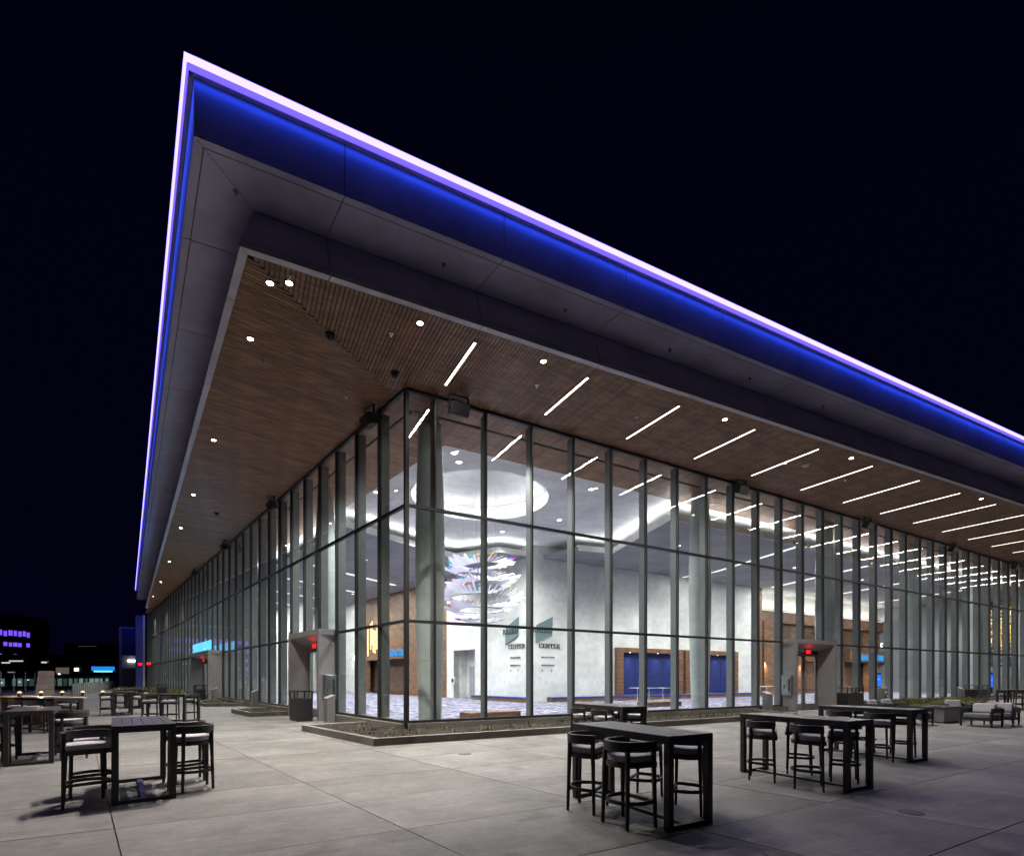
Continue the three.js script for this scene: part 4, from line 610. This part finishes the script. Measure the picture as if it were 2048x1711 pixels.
// ------------------------------------------------------------------ the left end of the building and the town beyond
{
  const wing = bthing('end_wing', 'blue lit end wall and glazed wing closing the left wall far away', 'building', -1, VEND);
  const WB = (u0, u1, h0, h1, v0, v1) => B(u0 + 1, u1 + 1, h0, h1, v0 - VEND, v1 - VEND);
  const blueW = S(0.12, 0.14, 0.5, 0.5);
  obj('wall', [WB(-1.41, -0.3, 0, 10.7, VEND - 0.6, VEND - 0.2)], blueW, wing); obj('post', [WB(-0.62, -0.4, 0, 10.7, VEND - 1.6, VEND - 1.4)], M.white, wing);
  const vb = VEND + 6;
  obj('frame', [WB(-2.96, -2.66, 0, 9.5, vb, vb + 0.4), WB(-2.66, -0.5, 9.2, 9.5, vb, vb + 0.4), WB(-2.66, -0.5, 5.0, 5.2, vb + 0.05, vb + 0.4), WB(-2.66, -0.5, 3.0, 3.14, vb + 0.05, vb + 0.4)], S(0.3, 0.28, 0.6, 0.5), wing);
  obj('wall', [WB(-2.63, -0.5, 5.2, 9.2, vb + 0.2, vb + 0.5)], S(0.02, 0.04, 0.2, 0.5), wing); obj('wall', [WB(-2.63, -0.5, 0, 5.0, vb + 0.4, vb + 0.6)], M.grey, wing);
  obj('lamp', WB(-1.9, -1.0, 4.1, 4.4, vb + 0.1, vb + 0.38), M.gWhite, wing);
  rectLight([0.06, 0.1, 1], 9, 1.4, 0.3, W(-1.2, VEND - 3.2, 10.4), W(-0.8, VEND, 3)); rectLight([0.06, 0.1, 1], 5, 2, 0.3, W(-2, VEND + 4, 9.2), W(-2, VEND + 6.4, 5));
  for (const [u, v] of [[-1.0, VEND - 2], [-0.25, VEND - 5]]) { const e = bthing('exit_sign', `red lit exit sign at the far blue end, ${u < -0.5 ? 'left' : 'right'} of the pale post`, 'exit sign', u, v, 3.6); obj('sign_box', box(0.5, 0.34, 0.1), M.black, e); obj('sign_face', box(0.44, 0.28, 0.02, 0, 0, 0.06), M.gRed, e); }
  // picket fence along the terrace edge
  const F0 = [-37, -41.5], F1 = [-72, -91], n = 44, t = thing('picket_fence', 'grey fence of wide metal pickets along the far terrace edge', 'fence', [F0[0], 0, F0[1]]);
  const ang = Math.atan2(F1[0] - F0[0], F1[1] - F0[1]), pk = ready(rbox(0.08, 1.15, 0.9, 0.01, 0, 0.6, 0));
  for (let i = 0; i < n; i++) { const k = i / (n - 1), p = obj('picket', pk, M.alu, t); p.position.set((F1[0] - F0[0]) * k, 0, (F1[1] - F0[1]) * k); p.rotation.y = ang; }
  obj('rail', box(0.06, 0.06, Math.hypot(F1[0] - F0[0], F1[1] - F0[1]), (F1[0] - F0[0]) / 2 - 0.08, 0.3, (F1[1] - F0[1]) / 2, ang), M.alu, t);
  // glass wind screen, farther out
  const G0 = [-25, -11], G1 = [-82, -92], gn = 18, ws = thing('wind_screen', 'tall glass wind screen with thin posts along the left edge of the terrace', 'glass screen', [G0[0], 0, G0[1]]), ga = Math.atan2(G1[0] - G0[0], G1[1] - G0[1]), gl = Math.hypot(G1[0] - G0[0], G1[1] - G0[1]) / gn;
  const gp = ready(new THREE.PlaneGeometry(gl - 0.03, 1.95).translate(0, 1.0, 0).rotateY(Math.PI / 2)), po = ready(cyl(0.035, 0.035, 2.35, 0, 1.175, 0, 8));
  for (let i = 0; i < gn; i++) { const k = (i + 0.5) / gn, p = obj('pane', gp, M.clear, ws); p.position.set((G1[0] - G0[0]) * k, 0, (G1[1] - G0[1]) * k); p.rotation.y = ga; p.castShadow = false; const q = obj('post', po, M.trim, ws); q.position.set((G1[0] - G0[0]) * i / gn, 0, (G1[1] - G0[1]) * i / gn); }
  // counter with small lamps, slanted louvre unit
  const c = thing('outdoor_counter', 'low counter with small warm lamps and glasses at the left edge', 'counter', [-17.6, 0, -18.4], 1.15); obj('body', rbox(0.7, 0.92, 4.2, 0.02, 0, 0.47, 0), M.woodDark, c); obj('counter_top', rbox(0.8, 0.05, 4.4, 0.01, 0, 0.96, 0), S(0.6, 0.52, 0.42, 0.4), c);
  for (let i = 0; i < 7; i++) { const l = thing('table_lamp', `small warm lamp on the outdoor counter, ${ORD[i]} from the left`, 'lamp', [-17.6 + 0.56 * (i - 3), 0.985, -18.4 - 0.25 * (i - 3)], 0, 'small warm lamps on the counter'); obj('base', cyl(0.05, 0.06, 0.14, 0, 0.07, 0, 12), M.black, l); obj('shade', cyl(0.03, 0.07, 0.06, 0, 0.17, 0, 14), glow(1.6, 1.1, 0.6), l); }
  for (const dx of [-1.4, 0, 1.4]) { const l = new THREE.PointLight(new THREE.Color(1, 0.65, 0.35), 1.6, 8); l.position.set(-17.6 + dx, 1.35, -18.4 - dx * 0.45); scene.add(l); }
  const lv = thing('louvre_unit', 'pale slanted louvre housing standing before the wind screen', 'vent housing', [-19.6, 0, -20.6], 0.75);
  for (let i = 0; i < 7; i++) { const w = 0.66 - i * 0.028; obj('louvre', rbox(w, 0.25, 0.5 - i * 0.02, 0.01, i * 0.012, 0.27 + i * 0.262, 0).rotateY(0), M.portal, lv); } obj('core', box(0.42, 1.9, 0.36, 0.03, 0.98, -0.01), M.grey, lv);
  // tower with violet window bands
  const tw = thing('office_tower', 'dark round cornered tower with bands of violet lit windows', 'building', [-215, 0, -195]);
  obj('shell', [cyl(23, 23, 30, 0, 10, 0, 40)], M.far, tw); obj('crown', cyl(22, 23.2, 1.2, 0, 25.4, 0, 40), S(0.05, 0.05, 0.06), tw);
  [18.6, 14.3, 10.0, 5.9, 1.9].forEach((y, r) => { for (let i = 0; i < 26; i++) { const a = -0.1 + i / 26 * 1.75; if (rnd() < (r ? 0.3 : 0.05)) continue; const w = obj('window', box(1.35 * (0.6 + 0.4 * rnd()), r ? 1.5 : 2, 0.2, Math.sin(a) * 23.05, y + rr(-0.2, 0.2), Math.cos(a) * 23.05, a), rnd() < 0.03 ? M.gYellow : M.gPurple, tw); } });
  // low dark buildings with a few lamps
  const low = (x, z, w, h, d, label, lamps) => { const b = thing('dark_building', label, 'building', [x, 0, z]); obj('shell', box(w, h + 4, d, 0, h / 2 - 2, 0), M.far, b); obj('parapet', box(w + 0.6, 0.5, d + 0.6, 0, h, 0), S(0.03, 0.03, 0.035), b); for (const [lx, ly, lw, lh, m] of lamps) obj('window', box(lw, lh, 0.2, lx, ly, d / 2 + 0.1), m, b); };
  low(-144, -152, 18, 8.2, 14, 'low dark building right of the tower with a few pale lamps', [[-2, 6.5, 4, 0.35, glow(0.7, 0.6, 0.55)], [-5, 6.0, 2.4, 0.3, glow(0.8, 0.75, 0.7)], [6.5, 6.1, 2, 0.4, glow(0.7, 0.7, 0.65)], [-3.4, 3.2, 2, 0.2, glow(0.3, 0.3, 0.3)]]);
  low(-146, -172, 12, 13, 10, 'taller dark block behind the low building', [[2, 12.2, 6, 0.15, glow(0.05, 0.05, 0.06)]]);
  low(-114, -132, 9, 5.4, 12, 'low dark building with a lit room beside the blue canopy', [[-1, 3.4, 3.2, 1.6, glow(0.1, 0.085, 0.06)], [2.6, 3.7, 1, 0.8, glow(2.4, 2.2, 1.9)], [-1.8, 2.6, 0.4, 0.4, glow(3, 2.6, 2)]]);
  const cn = thing('lit_canopy', 'small canopy glowing bright blue among the dark buildings', 'canopy', [-103, 0, -124]); obj('roof', box(4.2, 1.0, 2, 0, 3.9, 0), glow(0.02, 0.25, 0.9), cn); obj('light', box(3.4, 0.3, 1.6, 0, 3.2, 0), glow(0.3, 1.6, 3), cn); obj('leg', box(0.2, 3.1, 0.2, 0, 1.5, 0), M.black, cn);
  // glazed lobby seen through the wind screen
  const lb = thing('glass_lobby', 'glazed lobby with pale green lit fins seen through the wind screen', 'building', [-122, 0, -113], 0.6); obj('shell', box(46, 3.6, 8, 0, 0.2, -4.4), M.far, lb);
  for (let i = 0; i < 46; i++) { const k = rnd(); obj('window', box(0.5 + 0.4 * rnd(), 3.0, 0.1, -22.5 + i, -0.1, 0.06), k < 0.45 ? glow(0.05, 0.085, 0.07) : k < 0.75 ? glow(0.16, 0.24, 0.2) : M.far, lb); }
  for (let i = 0; i < 16; i++) obj('lamp', box(0.35, 0.22, 0.1, rr(-22, 22), rr(0.1, 1.2), 0.2), glow(1.2, 1.6, 1.4), lb);
}
renderer.render(scene, camera);
